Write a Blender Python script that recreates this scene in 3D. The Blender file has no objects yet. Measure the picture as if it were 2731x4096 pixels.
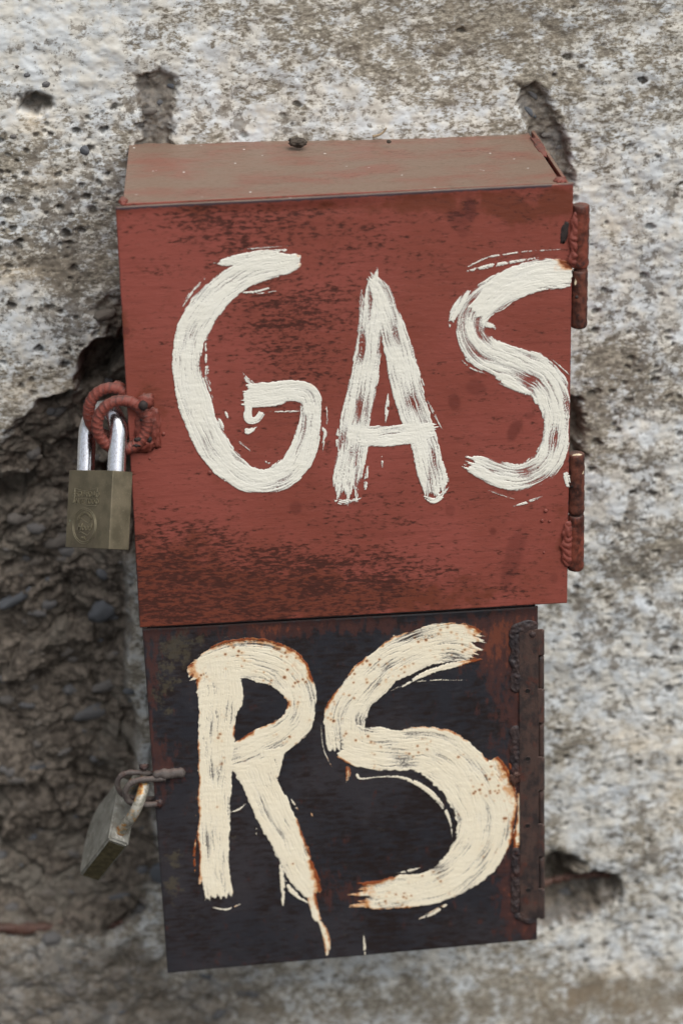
import bpy, bmesh, math, random
import numpy as np
from mathutils import Vector, Matrix

SC = bpy.context.scene
COL = SC.collection
R = math.radians

# ------------------------------------------------------------------ camera, sky, sun, exposure
D = 0.139                     # red door front stands this far off the wall plane (y = 0)
PW, PH = 2731, 4096           # photograph size; door features are measured in its pixels
CAM = Vector((-0.106, -1.591, 0.695))
CROT = (R(66.93), R(1.53), R(-4.52))
LENS = 85.0
cam_d = bpy.data.cameras.new('camera')
cam_d.sensor_fit = 'VERTICAL'; cam_d.sensor_height = 36; cam_d.sensor_width = 24
cam_d.lens = LENS; cam_d.clip_start = 0.05; cam_d.clip_end = 100
cam_d.dof.use_dof = True; cam_d.dof.aperture_fstop = 4.0; cam_d.dof.focus_distance = 1.585
cam_d.dof.aperture_blades = 8
cam = bpy.data.objects.new('camera', cam_d); COL.objects.link(cam)
cam.location = CAM; cam.rotation_euler = CROT
SC.camera = cam

SUN_EL, SUN_AZ = R(60), R(-155)         # soft overcast light from above, in front, a little to the right
w = bpy.data.worlds.new('World'); SC.world = w; w.use_nodes = True
wt = w.node_tree
sky = wt.nodes.new('ShaderNodeTexSky'); sky.sky_type = 'NISHITA'; sky.sun_disc = False
sky.sun_elevation = SUN_EL; sky.sun_rotation = R(155); sky.air_density = 1.0; sky.dust_density = 4.0
hs = wt.nodes.new('ShaderNodeHueSaturation'); hs.inputs['Saturation'].default_value = 0.22   # an even grey cloud layer
wt.links.new(sky.outputs[0], hs.inputs['Color'])
wt.links.new(hs.outputs[0], wt.nodes['Background'].inputs['Color'])
wt.nodes['Background'].inputs['Strength'].default_value = 0.12
sun_d = bpy.data.lights.new('sun', 'SUN'); sun_d.energy = 1.3; sun_d.angle = R(50); sun_d.color = (1, .97, .93)
sun = bpy.data.objects.new('sun', sun_d); COL.objects.link(sun)
sun.rotation_euler = Vector((0.42, -0.90 * 0.75, 1.0)).to_track_quat('Z', 'Y').to_euler()
SC.view_settings.view_transform = 'Standard'; SC.view_settings.look = 'None'
SC.view_settings.exposure = 0.55; SC.view_settings.gamma = 1.0; SC.view_settings.use_curve_mapping = False

# ------------------------------------------------------------------ measuring helpers
RM = Matrix.Rotation(CROT[2], 3, 'Z') @ Matrix.Rotation(CROT[1], 3, 'Y') @ Matrix.Rotation(CROT[0], 3, 'X')
RMn = np.array(RM); CAMn = np.array(CAM)
FP = LENS * PH / 36
CR, CU, CB = (Vector(RMn[:, i]) for i in range(3))      # camera right, up, back

def at(x, y, Y):
    """photo pixel -> point on the plane y = Y"""
    d = RM @ Vector(((x - PW / 2) / FP, -(y - PH / 2) / FP, -1))
    return CAM + d * ((Y - CAM.y) / d.y)

def to_px(P):
    c = (P - CAMn) @ RMn
    return PW / 2 + FP * c[..., 0] / -c[..., 2], PH / 2 - FP * c[..., 1] / -c[..., 2]

MM = 0.001
rng = np.random.default_rng(7)
random.seed(7)

def perlin(x, y, seed=0):
    g = np.random.default_rng(1000 + seed)
    perm = g.permutation(512); ang = g.random(512) * 2 * np.pi
    gx, gy = np.cos(ang), np.sin(ang)
    xi = np.floor(x).astype(np.int64); yi = np.floor(y).astype(np.int64)
    xf = x - xi; yf = y - yi
    def gr(ix, iy, dx, dy):
        h = perm[(perm[ix & 511] + iy) & 511]
        return gx[h] * dx + gy[h] * dy
    u = xf * xf * xf * (xf * (xf * 6 - 15) + 10); v = yf * yf * yf * (yf * (yf * 6 - 15) + 10)
    a = gr(xi, yi, xf, yf); b = gr(xi + 1, yi, xf - 1, yf)
    c = gr(xi, yi + 1, xf, yf - 1); d = gr(xi + 1, yi + 1, xf - 1, yf - 1)
    return ((a + (b - a) * u) + ((c + (d - c) * u) - (a + (b - a) * u)) * v) * 1.5

def fbm(x, y, octv=4, seed=0, gain=.5):
    s = 0; a = 1; n = 0
    for i in range(octv):
        s = s + a * perlin(x * 2 ** i, y * 2 ** i, seed + i * 17); n += a; a *= gain
    return s / n

def sstep(a, b, x):
    t = np.clip((x - a) / (b - a), 0, 1)
    return t * t * (3 - 2 * t)

def sdf(px, py, poly):
    """signed distance to a polygon, negative inside"""
    P = np.array(poly, float); d = np.full(px.shape, 1e18); ins = np.zeros(px.shape, bool)
    for i in range(len(P)):
        a = P[i]; b = P[(i + 1) % len(P)]; e = b - a
        t = np.clip(((px - a[0]) * e[0] + (py - a[1]) * e[1]) / (e @ e), 0, 1)
        d = np.minimum(d, (px - a[0] - e[0] * t) ** 2 + (py - a[1] - e[1] * t) ** 2)
        if a[1] != b[1]:
            ins ^= ((a[1] > py) != (b[1] > py)) & (px < e[0] * (py - a[1]) / e[1] + a[0])
    return np.where(ins, -1, 1) * np.sqrt(d)

def blobs(px, py, lst):
    """sum of soft ellipses (x, y, rx, ry, strength)"""
    s = np.zeros(px.shape)
    for x, y, rx, ry, k in lst:
        s += k * np.exp(-((px - x) / rx) ** 2 - ((py - y) / ry) ** 2)
    return s

# ------------------------------------------------------------------ object helpers
def tag(o, label=None, cat=None, group=None, kind=None):
    for k, v in (('label', label), ('category', cat), ('group', group), ('kind', kind)):
        if v: o[k] = v
    return o

def empty(name, loc):
    o = bpy.data.objects.new(name, None); COL.objects.link(o); o.location = loc
    o.empty_display_size = .02
    return o

def parent(o, p):
    if p is not None:
        o.parent = p
        o.matrix_parent_inverse = Matrix.Translation(-Vector(p.location))

def link(name, me, mat, par=None, smooth=True):
    if smooth: me.shade_smooth()
    o = bpy.data.objects.new(name, me); COL.objects.link(o)
    if mat: me.materials.append(mat)
    parent(o, par)
    return o

def mesh(name, verts, faces, mat, par=None, smooth=True, attrs=None):
    me = bpy.data.meshes.new(name)
    verts = np.asarray(verts, np.float32)
    if isinstance(faces, np.ndarray):
        n = len(faces); k = faces.shape[1]
        me.vertices.add(len(verts)); me.vertices.foreach_set('co', verts.ravel())
        me.loops.add(n * k); me.loops.foreach_set('vertex_index', faces.astype(np.int32).ravel())
        me.polygons.add(n); me.polygons.foreach_set('loop_start', np.arange(0, n * k, k, dtype=np.int32))
        me.update(calc_edges=True)
    else:
        me.from_pydata([tuple(map(float, v)) for v in verts], [], faces)
    for k2, v in (attrs or {}).items():
        a = me.attributes.new(k2, 'FLOAT', 'POINT'); a.data.foreach_set('value', np.asarray(v, np.float32).ravel())
    return link(name, me, mat, par, smooth)

def bm_obj(name, bm, mat, par=None, smooth=False):
    me = bpy.data.meshes.new(name); bm.normal_update(); bm.to_mesh(me); bm.free()
    return link(name, me, mat, par, smooth)

def hexa(c8, bev=.0008, seg=2):
    """box from 8 corners: 4 of one face (in order), then the 4 opposite them"""
    bm = bmesh.new(); v = [bm.verts.new(p) for p in c8]
    for f in ((0, 1, 2, 3), (7, 6, 5, 4), (0, 4, 5, 1), (1, 5, 6, 2), (2, 6, 7, 3), (3, 7, 4, 0)):
        bm.faces.new([v[i] for i in f])
    bmesh.ops.recalc_face_normals(bm, faces=bm.faces[:])
    if bev: bmesh.ops.bevel(bm, geom=bm.edges[:], offset=bev, segments=seg, affect='EDGES', profile=.6)
    return bm

def spline(pts, per=10):
    """Catmull-Rom through n-d points"""
    P = np.array(pts, float)
    if len(P) < 3:
        t = np.linspace(0, 1, per * 2)[:, None]
        return P[0] * (1 - t) + P[-1] * t
    P = np.vstack([2 * P[0] - P[1], P, 2 * P[-1] - P[-2]])
    out = []
    for i in range(1, len(P) - 2):
        t = np.linspace(0, 1, per, endpoint=False)[:, None]
        a, b, c, d = P[i - 1:i + 3]
        out.append(.5 * (2 * b + (c - a) * t + (2 * a - 5 * b + 4 * c - d) * t ** 2 + (3 * b - a - 3 * c + d) * t ** 3))
    out.append(P[-2][None])
    return np.vstack(out)

def tube(path, rad, seg=16, rib=None, close=False):
    """swept tube; rib(i, ang, s) adds to the radius"""
    P = np.array(path, float); n = len(P)
    rad = np.broadcast_to(rad, (n,)) if np.ndim(rad) < 2 else rad
    T = np.gradient(P, axis=0)
    if close: T = np.roll(P, -1, 0) - np.roll(P, 1, 0)
    T /= np.linalg.norm(T, axis=1)[:, None]
    N = np.cross(T[0], [0.123, .31, .94]); N /= np.linalg.norm(N)
    s = np.concatenate([[0], np.cumsum(np.linalg.norm(np.diff(P, axis=0), axis=1))])
    V = []; ang = np.linspace(0, 2 * np.pi, seg, endpoint=False)
    for i in range(n):
        N = N - T[i] * (N @ T[i]); N /= np.linalg.norm(N); B = np.cross(T[i], N)
        r = rad[i] + (rib(i, ang, s[i]) if rib else 0)
        V.append(P[i] + (np.cos(ang) * r)[:, None] * N + (np.sin(ang) * r)[:, None] * B)
    V = np.vstack(V); F = []
    m = n if close else n - 1
    for i in range(m):
        j = (i + 1) % n
        for k in range(seg):
            F.append((i * seg + k, i * seg + (k + 1) % seg, j * seg + (k + 1) % seg, j * seg + k))
    if not close:
        F.append(tuple(range(seg))[::-1]); F.append(tuple((n - 1) * seg + k for k in range(seg)))
    return V, F

def weld(name, p0, p1, wid, hgt, nrm, mat, par, seed=0, pitch=4.0, lump=.35, ripple=.38):
    """rippled weld bead lying on a surface with normal nrm"""
    p0, p1, nrm = map(np.array, (p0, p1, nrm)); L = np.linalg.norm(p1 - p0); d = (p1 - p0) / L
    c = np.cross(nrm, d); ns = max(12, int(L / .0006)); nt = 17
    s, t = np.meshgrid(np.linspace(0, 1, ns), np.linspace(-1, 1, nt), indexing='ij')
    sm = s * L * 1000
    endp = np.sqrt(np.clip(1 - np.clip((np.abs(s - .5) * L - (L / 2 - wid)) / wid, 0, 1) ** 2, 0, 1))
    wob = 1 + .45 * perlin(sm * .14, np.sign(t) * 2 + seed, seed)
    ph = (sm + 2.6 * t * t * pitch / 3 + 2.4 * perlin(sm * .13, t * .7, seed + 3)) / pitch
    rip = 1 - ripple + ripple * np.abs(np.sin(np.pi * ph)) ** .7
    lm = 1 + lump * fbm(sm * .22, t * 1.1 + seed * 3, 3, seed + 5)
    h = hgt * np.sqrt(np.clip(1 - t * t, 0, 1)) * rip * lm * endp
    V = p0 + (s * L)[..., None] * d + (t * wid / 2 * wob * (0.3 + .7 * endp))[..., None] * c + (h - .0003)[..., None] * nrm
    idx = np.arange(ns * nt).reshape(ns, nt)
    F = np.stack([idx[:-1, :-1], idx[:-1, 1:], idx[1:, 1:], idx[1:, :-1]], -1).reshape(-1, 4)
    return mesh(name, V.reshape(-1, 3), F, mat, par)

def lump(name, c, rad, mat, par, seed, sub=3, amp=.25, fr=2.2, rotz=None):
    """stone or spatter: a noisy ellipsoid"""
    bm = bmesh.new(); bmesh.ops.create_icosphere(bm, subdivisions=sub, radius=1)
    V = np.array([v.co for v in bm.verts]); n = 1 + amp * (perlin(V[:, 0] * fr + seed, V[:, 1] * fr + V[:, 2] * 1.3, seed) + .5 * perlin(V[:, 2] * 2 * fr, V[:, 0] * 2 * fr - V[:, 1] * 1.7, seed + 1))
    M = rotz or Matrix.Identity(3)
    for v, k in zip(bm.verts, n):
        v.co = Vector(c) + M @ Vector((v.co.x * k * rad[0], v.co.y * k * rad[1], v.co.z * k * rad[2]))
    return bm_obj(name, bm, mat, par, True)

# ------------------------------------------------------------------ node helpers
class NT:
    def __init__(self, name):
        self.m = bpy.data.materials.new(name); self.m.use_nodes = True
        self.t = self.m.node_tree; self.b = self.t.nodes['Principled BSDF']
        self.co = self.t.nodes.new('ShaderNodeTexCoord').outputs['Object']
    def _in(self, sock, v):
        if isinstance(v, bpy.types.NodeSocket): self.t.links.new(v, sock)
        elif v is not None:
            try: sock.default_value = v
            except Exception: sock.default_value = (*v, 1)
    def attr(self, n):
        a = self.t.nodes.new('ShaderNodeAttribute'); a.attribute_name = n; return a.outputs['Fac']
    def scale(self, s, off=(0, 0, 0)):
        n = self.t.nodes.new('ShaderNodeMapping'); self.t.links.new(self.co, n.inputs[0])
        n.inputs['Scale'].default_value = s; n.inputs['Location'].default_value = off; return n.outputs[0]
    def noise(self, sc, det=4, rough=.55, vec=None, dist=0.0):
        n = self.t.nodes.new('ShaderNodeTexNoise'); self.t.links.new(vec or self.co, n.inputs['Vector'])
        n.inputs['Scale'].default_value = sc; n.inputs['Detail'].default_value = det
        n.inputs['Roughness'].default_value = rough; n.inputs['Distortion'].default_value = dist
        return n.outputs['Fac']
    def voro(self, sc, vec=None, out='Distance', rnd=1.0):
        n = self.t.nodes.new('ShaderNodeTexVoronoi'); self.t.links.new(vec or self.co, n.inputs['Vector'])
        n.inputs['Scale'].default_value = sc; n.inputs['Randomness'].default_value = rnd; return n.outputs[out]
    def math(self, op, a, b=0.0, c=None):
        n = self.t.nodes.new('ShaderNodeMath'); n.operation = op
        self._in(n.inputs[0], a); self._in(n.inputs[1], b)
        if c is not None: self._in(n.inputs[2], c)
        return n.outputs[0]
    def ramp(self, v, a, b, lo=0.0, hi=1.0):
        n = self.t.nodes.new('ShaderNodeMapRange'); n.interpolation_type = 'SMOOTHSTEP'
        self._in(n.inputs[0], v); n.inputs[1].default_value = a; n.inputs[2].default_value = b
        n.inputs[3].default_value = lo; n.inputs[4].default_value = hi; return n.outputs[0]
    def mix(self, f, a, b, kind='MIX'):
        n = self.t.nodes.new('ShaderNodeMix'); n.data_type = 'RGBA'; n.blend_type = kind
        self._in(n.inputs[0], f); self._in(n.inputs[6], a); self._in(n.inputs[7], b); return n.outputs[2]
    def normal_z(self):
        g = self.t.nodes.new('ShaderNodeNewGeometry'); s = self.t.nodes.new('ShaderNodeSeparateXYZ')
        self.t.links.new(g.outputs['Normal'], s.inputs[0]); return s.outputs['Z']
    def bump(self, h, strength=.5, dist=.001, prev=None):
        n = self.t.nodes.new('ShaderNodeBump'); n.inputs['Strength'].default_value = strength
        n.inputs['Distance'].default_value = dist; self._in(n.inputs['Height'], h)
        if prev: self.t.links.new(prev, n.inputs['Normal'])
        return n.outputs[0]
    def out(self, col, rough=.6, metal=0.0, normal=None, alpha=None, spec=.4):
        b = self.b
        self._in(b.inputs['Base Color'], col); self._in(b.inputs['Roughness'], rough); self._in(b.inputs['Metallic'], metal)
        self._in(b.inputs['Specular IOR Level'], spec)
        if normal: self.t.links.new(normal, b.inputs['Normal'])
        if alpha is not None: self._in(b.inputs['Alpha'], alpha)
        return self.m

def srgb(r, g, b):
    f = lambda c: (c / 255 / 12.92) if c <= 10 else ((c / 255 + .055) / 1.055) ** 2.4
    return (f(r), f(g), f(b), 1)

# ------------------------------------------------------------------ materials
def mat_red():
    n = NT('red_oxide_paint'); ru = n.attr('rust'); og = n.attr('orange')
    fine = n.noise(900, 3, .6, n.scale((.22, 1, 1)))
    streak = n.noise(120, 4, .6, n.scale((.18, 1, 1.6)))
    big = n.noise(14, 3)
    c = n.mix(n.ramp(big, .35, .65), srgb(127, 65, 53), srgb(137, 71, 61))
    c = n.mix(n.math('MULTIPLY', n.ramp(streak, .5, .72), .35), c, srgb(112, 55, 46))
    c = n.mix(n.math('MULTIPLY', n.ramp(fine, .55, .75), .3), c, srgb(152, 88, 80))
    # warm rust bleeding through
    on = n.math('ADD', n.noise(60, 5, .65), n.math('MULTIPLY', og, .42))
    c = n.mix(n.math('MULTIPLY', n.ramp(on, .56, .80), .85), c, srgb(100, 50, 33))
    # dark horizontal rust specks
    sp = n.noise(430, 4, .66, n.scale((.5, 1, 1.25)))
    cl = n.noise(85, 5, .66, n.scale((.35, 1, 2.2)))
    sv = n.math('ADD', n.math('MULTIPLY_ADD', cl, .55, sp), n.math('MULTIPLY', ru, .205))
    sm = n.ramp(sv, .88, 1.06)
    c = n.mix(n.math('MULTIPLY', n.ramp(sv, .80, .98), .7), c, srgb(92, 43, 30))
    c = n.mix(n.math('MULTIPLY', sm, .85), c, srgb(56, 26, 19))
    # greasy finger marks and pin holes
    c = n.mix(n.math('MULTIPLY', n.math('MINIMUM', n.attr('smudge'), 1.0), .62), c, srgb(84, 38, 32))
    ln = n.noise(520, 3, .6, n.scale((.05, 1, 1)))
    c = n.mix(n.ramp(ln, .56, .72, 0, .30), c, srgb(100, 48, 40))
    pin = n.voro(140)
    pk = n.math('MULTIPLY', n.ramp(pin, .13, .05), n.ramp(n.noise(33, 3), .52, .62))
    c = n.mix(n.math('MULTIPLY', pk, .7), c, srgb(74, 36, 28))
    edge = n.attr('edge')
    c = n.mix(n.ramp(n.math('ADD', edge, n.math('MULTIPLY', n.noise(220, 3), .6)), .75, 1.05), c, srgb(66, 52, 56))
    # dust settles on whatever faces up
    du = n.ramp(n.normal_z(), .55, .9)
    dn = n.noise(38, 5, .6, n.scale((.6, 1, 1)))
    dc = n.mix(n.noise(700, 2), srgb(108, 93, 80), srgb(132, 115, 100))
    c = n.mix(n.math('MULTIPLY', du, n.ramp(dn, .32, .58, .50, .90)), c, dc)
    wsp = n.voro(95); ws2 = n.noise(31, 1)
    c = n.mix(n.math('MULTIPLY', du, n.math('MULTIPLY', n.ramp(wsp, .10, .05), n.ramp(ws2, .52, .58))), c, srgb(225, 222, 218))
    h = n.math('ADD', n.math('MULTIPLY', fine, .6), n.math('MULTIPLY', sm, -.5))
    nb = n.bump(h, .35, .0006)
    nb = n.bump(pk, .25, .0004, nb)
    r = n.mix(sm, (.5,) * 3, (.8,) * 3)
    return n.out(c, n.ramp(sv, .7, 1.0, .50, .75), 0, nb, spec=.35)

def mat_black():
    n = NT('black_enamel'); ru = n.attr('rust'); ol = n.attr('olive')
    big = n.noise(11, 3)
    c = n.mix(n.ramp(big, .35, .65), srgb(42, 42, 47), srgb(53, 50, 53))
    st = n.math('MULTIPLY_ADD', n.noise(28, 4, .6), .45, n.math('MULTIPLY', n.noise(260, 5, .68, n.scale((.35, 1, 1.3))), .6))
    c = n.mix(n.ramp(st, .48, .64, 0, .9), c, srgb(36, 28, 26))
    c = n.mix(n.ramp(n.noise(420, 3, .6, n.scale((.25, 1, 1))), .55, .7, 0, .15), c, srgb(76, 72, 72))
    wear = n.noise(95, 6, .7)
    c = n.mix(n.ramp(n.math('MULTIPLY_ADD', ol, .22, wear), .62, .74, 0, .55), c, srgb(84, 77, 62))
    rn = n.math('ADD', n.math('MULTIPLY_ADD', n.math('SUBTRACT', n.noise(150, 6, .72, n.scale((1.3, 1, .55))), .5), 1.5, .5), n.math('MULTIPLY', ru, .36))
    c = n.mix(n.ramp(rn, .58, .80, 0, .85), c, srgb(66, 37, 32))
    c = n.mix(n.ramp(rn, .88, 1.10, 0, .7), c, srgb(112, 58, 38))
    du = n.ramp(n.normal_z(), .4, .9)
    c = n.mix(n.math('MULTIPLY', du, .6), c, srgb(96, 86, 84))
    nb = n.bump(n.math('ADD', st, n.math('MULTIPLY', rn, .6)), .35, .0006)
    return n.out(c, n.ramp(rn, .55, .9, .42, .75), 0, nb, spec=.4)

def mat_rusty(name, a, b, c3, k=.5):
    n = NT(name)
    v = n.noise(150, 6, .7, n.scale((1, 1, .6))); v2 = n.noise(75, 6, .7)
    c = n.mix(n.ramp(v, .38, .60), srgb(*a), srgb(*b))
    c = n.mix(n.ramp(v2, .52, .68, 0, k), c, srgb(*c3))
    du = n.ramp(n.normal_z(), .6, .95)
    c = n.mix(n.math('MULTIPLY', du, .35), c, srgb(118, 100, 92))
    c = n.mix(n.math('MULTIPLY', n.attr('wear'), n.ramp(n.noise(140, 4), .42, .55, .1, .85)), c, srgb(62, 44, 42))
    nb = n.bump(n.noise(600, 4, .6), .5, .0006)
    return n.out(c, n.ramp(v, .3, .7, .45, .75), 0, nb, spec=.35)

def mat_white(name, c1, c2, rustc):
    n = NT(name); cov = n.attr('cov'); ru = n.attr('rust'); th = n.attr('thick')
    sp = n.noise(700, 3, .6)
    c = n.mix(n.noise(60, 4), srgb(*c1), srgb(*c2))
    c = n.mix(n.ramp(th, .50, .15, 0, .35), c, srgb(186, 186, 190))
    rr = n.math('ADD', ru, n.math('MULTIPLY', n.noise(260, 4, .6), .5))
    c = n.mix(n.ramp(rr, .55, .85, 0, .75), c, srgb(206, 140, 72))
    c = n.mix(n.ramp(rr, .80, 1.15, 0, .95), c, srgb(*rustc))
    vd = n.math('ADD', n.voro(230), n.math('MULTIPLY', n.math('SUBTRACT', n.noise(80, 2), .5), .5)); vk = n.noise(60, 2)
    dk = n.ramp(n.math('MULTIPLY_ADD', n.attr('spots'), .34, vk), .53, .62)
    dots = n.math('MULTIPLY', n.ramp(vd, .24, .10), dk)
    c = n.mix(n.math('MULTIPLY', n.math('MULTIPLY', n.ramp(vd, .42, .18), dk), .45), c, srgb(206, 150, 84))
    c = n.mix(n.math('MULTIPLY', dots, .85), c, srgb(120, 66, 30))
    al = n.ramp(n.math('MULTIPLY_ADD', n.math('SUBTRACT', sp, .5), .35, cov), .12, .66)
    nb = n.bump(n.noise(420, 4, .6), .25, .0006)
    return n.out(c, .42, 0, nb, al, spec=.45)

def mat_wall():
    n = NT('weathered_plaster'); ex = n.attr('exposed'); wh = n.attr('white'); br = n.attr('brown'); pit = n.attr('pit'); tnt = n.attr('tan')
    hx = n.scale((.62, 1, 1.25))
    f1 = n.noise(420, 4, .7, hx); f2 = n.noise(125, 6, .72, n.scale((.8, 1, 1.1))); f3 = n.noise(34, 4, .6)
    cem = n.mix(n.ramp(f1, .36, .62), srgb(108, 102, 91), srgb(162, 155, 141))
    cem = n.mix(n.ramp(f3, .45, .65, 0, .4), cem, srgb(126, 119, 107))
    whc = n.mix(n.ramp(n.noise(70, 4), .38, .62), srgb(198, 202, 203), srgb(200, 197, 188))
    whc = n.mix(n.ramp(n.noise(19, 3), .58, .70, 0, .5), whc, srgb(186, 193, 200))
    m = n.math('ADD', n.math('MULTIPLY_ADD', f2, .66, n.math('MULTIPLY', f1, .70)), n.math('MULTIPLY_ADD', n.math('SUBTRACT', wh, .5), .52, -.07))
    c = n.mix(n.ramp(m, .50, .68), cem, whc)
    sk = n.math('ADD', n.noise(210, 5, .7, n.scale((.85, 1, 1))), n.math('MULTIPLY', n.attr('speck'), .17))
    c = n.mix(n.ramp(sk, .64, .75, 0, .8), c, srgb(88, 83, 76))
    bl = n.math('ADD', n.noise(88, 6, .72), n.math('MULTIPLY', n.attr('speck'), .13))
    c = n.mix(n.ramp(bl, .60, .67, 0, .75), c, srgb(114, 107, 97))
    c = n.mix(n.math('MULTIPLY', tnt, n.ramp(f2, .4, .6, .3, .8)), c, srgb(206, 190, 164))
    c = n.mix(n.math('MULTIPLY', br, n.ramp(n.noise(55, 5, .7), .44, .56, .05, .85)), c, srgb(118, 104, 86))
    # bare gravelly concrete where the render has come off; also tints the shade recess
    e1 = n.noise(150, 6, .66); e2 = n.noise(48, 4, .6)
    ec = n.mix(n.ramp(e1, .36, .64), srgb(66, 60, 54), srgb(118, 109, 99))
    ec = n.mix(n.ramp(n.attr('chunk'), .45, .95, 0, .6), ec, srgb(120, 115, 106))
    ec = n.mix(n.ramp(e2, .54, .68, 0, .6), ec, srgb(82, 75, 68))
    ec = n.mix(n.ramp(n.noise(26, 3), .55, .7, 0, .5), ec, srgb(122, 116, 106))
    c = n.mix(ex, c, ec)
    c = n.mix(n.math('MULTIPLY', pit, .8), c, srgb(58, 54, 52))
    h = n.math('ADD', n.math('MULTIPLY', f1, .7), n.math('MULTIPLY', f2, .6))
    nb = n.bump(h, .4, .0010)
    return n.out(c, .92, 0, nb, spec=.15)

def mat_stone():
    n = NT('river_pebble')
    oi = n.t.nodes.new('ShaderNodeObjectInfo')
    c = n.mix(oi.outputs['Random'], srgb(92, 97, 104), srgb(116, 108, 99))
    c = n.mix(n.ramp(n.noise(160, 5), .45, .65, 0, .4), c, srgb(74, 71, 68))
    c = n.mix(n.ramp(n.noise(60, 5), .55, .68, 0, .5), c, srgb(126, 118, 108))
    return n.out(c, .8, 0, n.bump(n.noise(300, 4), .4, .001), spec=.25)

def mat_brass():
    n = NT('tarnished_brass')
    v = n.noise(90, 5, .6); v2 = n.noise(1100, 2); br = n.noise(500, 3, .6, n.scale((1, 1, .08)))
    c = n.mix(n.ramp(v, .35, .65), srgb(96, 89, 72), srgb(116, 107, 88))
    c = n.mix(n.ramp(n.noise(40, 3), .5, .7, 0, .6), c, srgb(84, 74, 64))
    c = n.mix(n.ramp(v2, .66, .74, 0, .4), c, srgb(180, 172, 148))
    vg = n.math('MULTIPLY', n.ramp(n.voro(240), .2, .1), n.ramp(n.noise(70, 2), .56, .62))
    c = n.mix(n.math('MULTIPLY', vg, .7), c, srgb(140, 160, 140))
    nb = n.bump(n.math('ADD', br, v2), .12, .0005)
    return n.out(c, n.ramp(v, .3, .7, .42, .58), .6, nb)

def mat_steel():
    n = NT('polished_steel')
    br = n.noise(260, 4, .7, n.scale((6, 6, .15)))
    c = n.mix(n.ramp(br, .45, .62), srgb(222, 224, 230), srgb(176, 174, 176))
    return n.out(c, n.ramp(br, .4, .65, .16, .32), 1.0, n.bump(br, .06, .0004))

def mat_zinc():
    n = NT('dull_zinc')
    v = n.noise(70, 5, .6)
    c = n.mix(n.ramp(v, .35, .65), srgb(112, 111, 104), srgb(140, 139, 132))
    c = n.mix(n.ramp(n.noise(150, 5), .52, .66, 0, .6), c, srgb(92, 86, 74))
    c = n.mix(n.ramp(n.noise(320, 4, .6, n.scale((1, 1, .25))), .58, .66, 0, .5), c, srgb(176, 175, 168))
    return n.out(c, .55, .35, n.bump(n.noise(500, 3), .2, .0005))

def mat_zinc_rust():
    n = NT('zinc_with_rust_spots')
    v = n.noise(95, 4, .6)
    c = n.mix(n.ramp(n.noise(300, 4), .4, .6), srgb(122, 119, 108), srgb(160, 156, 145))
    c = n.mix(n.ramp(v, .50, .56), c, srgb(170, 132, 76))
    c = n.mix(n.ramp(v, .54, .62), c, srgb(128, 66, 34))
    return n.out(c, .5, .3, n.bump(n.noise(500, 3), .3, .0005))

def plain(name, col, rough=.8, metal=0.0, var=.25, sc=120):
    n = NT(name); a = srgb(*col); b = tuple(x * (1 - var) for x in a[:3]) + (1,)
    return n.out(n.mix(n.ramp(n.noise(sc, 5), .35, .65), a, b), rough, metal, n.bump(n.noise(sc * 4, 3), .3, .0006))

M_RED = mat_red(); M_BLACK = mat_black(); M_WALL = mat_wall(); M_STONE = mat_stone()
M_HINGE = mat_rusty('rusty_red_iron', (52, 31, 26), (98, 54, 40), (38, 26, 24), .85)
M_WELDR = mat_rusty('painted_weld', (110, 54, 44), (120, 61, 51), (62, 34, 28), .85)
M_HINGEP = mat_rusty('half_painted_iron', (66, 35, 27), (116, 58, 43), (44, 27, 24), .9)
M_BHINGE = mat_rusty('rusty_dark_iron', (50, 43, 42), (72, 55, 49), (84, 46, 36), .7)
M_BWELD = mat_rusty('dark_weld', (46, 41, 43), (60, 48, 46), (72, 42, 34), .75)
M_STAPLE = mat_rusty('bare_iron_bar', (64, 57, 55), (82, 75, 71), (72, 50, 44), .6)
M_BAR = mat_rusty('rusted_rebar', (66, 42, 35), (88, 62, 52), (54, 37, 32), .7)
M_WHITE = mat_white('white_brush_paint', (232, 230, 219), (227, 223, 208), (126, 62, 30))
M_CREAM = mat_white('cream_brush_paint', (236, 228, 206), (229, 216, 188), (130, 60, 26))
M_BRASS = mat_brass(); M_STEEL = mat_steel(); M_WORN = plain('worn_brass_edges', (140, 132, 110), .45, .7); M_ZINC = mat_zinc(); M_ZRUST = mat_zinc_rust()
M_OLIVE_SHADE = plain('olive_shade_zinc', (88, 80, 56), .6, .3, .5, 260)  # darker olive zinc, with the shade of the lock's narrow side in its colour
M_CHIP = plain('burnt_weld_scale', (46, 37, 35), .75)
M_SPLASH = plain('cream_splash', (226, 208, 176), .5, 0, .35, 400)
M_HOLE = plain('dark_hole', (22, 18, 17), .9)
M_TWIG = plain('dry_stalk', (150, 132, 106), .8)
M_CLOD = plain('dark_clod', (74, 66, 58), .95, 0, .5, 300)

# ------------------------------------------------------------------ the wall: one relief sheet, dense where it is seen
def axis(lo, hi, step, far, grow=1.22):
    core = np.arange(lo, hi + step / 2, step); a = []; x = lo; s = step * 4
    while x > lo - far: x -= s; a.append(x); s *= grow
    b = []; x = hi; s = step * 4
    while x < hi + far: x += s; b.append(x); s *= grow
    return np.concatenate([a[::-1], core, b])
cor = np.array([to_px(np.array([0, 0, 0.]))])   # sanity only
WX = axis(-.285, .275, .0010, .8); WZ = axis(-.40, .43, .0010, .8)
gx, gz = np.meshgrid(WX, WZ)
px, py = to_px(np.stack([gx, np.zeros_like(gx), gz], -1))
mx, mz = gx * 1000, gz * 1000                   # millimetres
inview = sstep(700, 0, np.maximum(np.maximum(-px, px - PW), np.maximum(-py, py - PH)))

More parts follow.
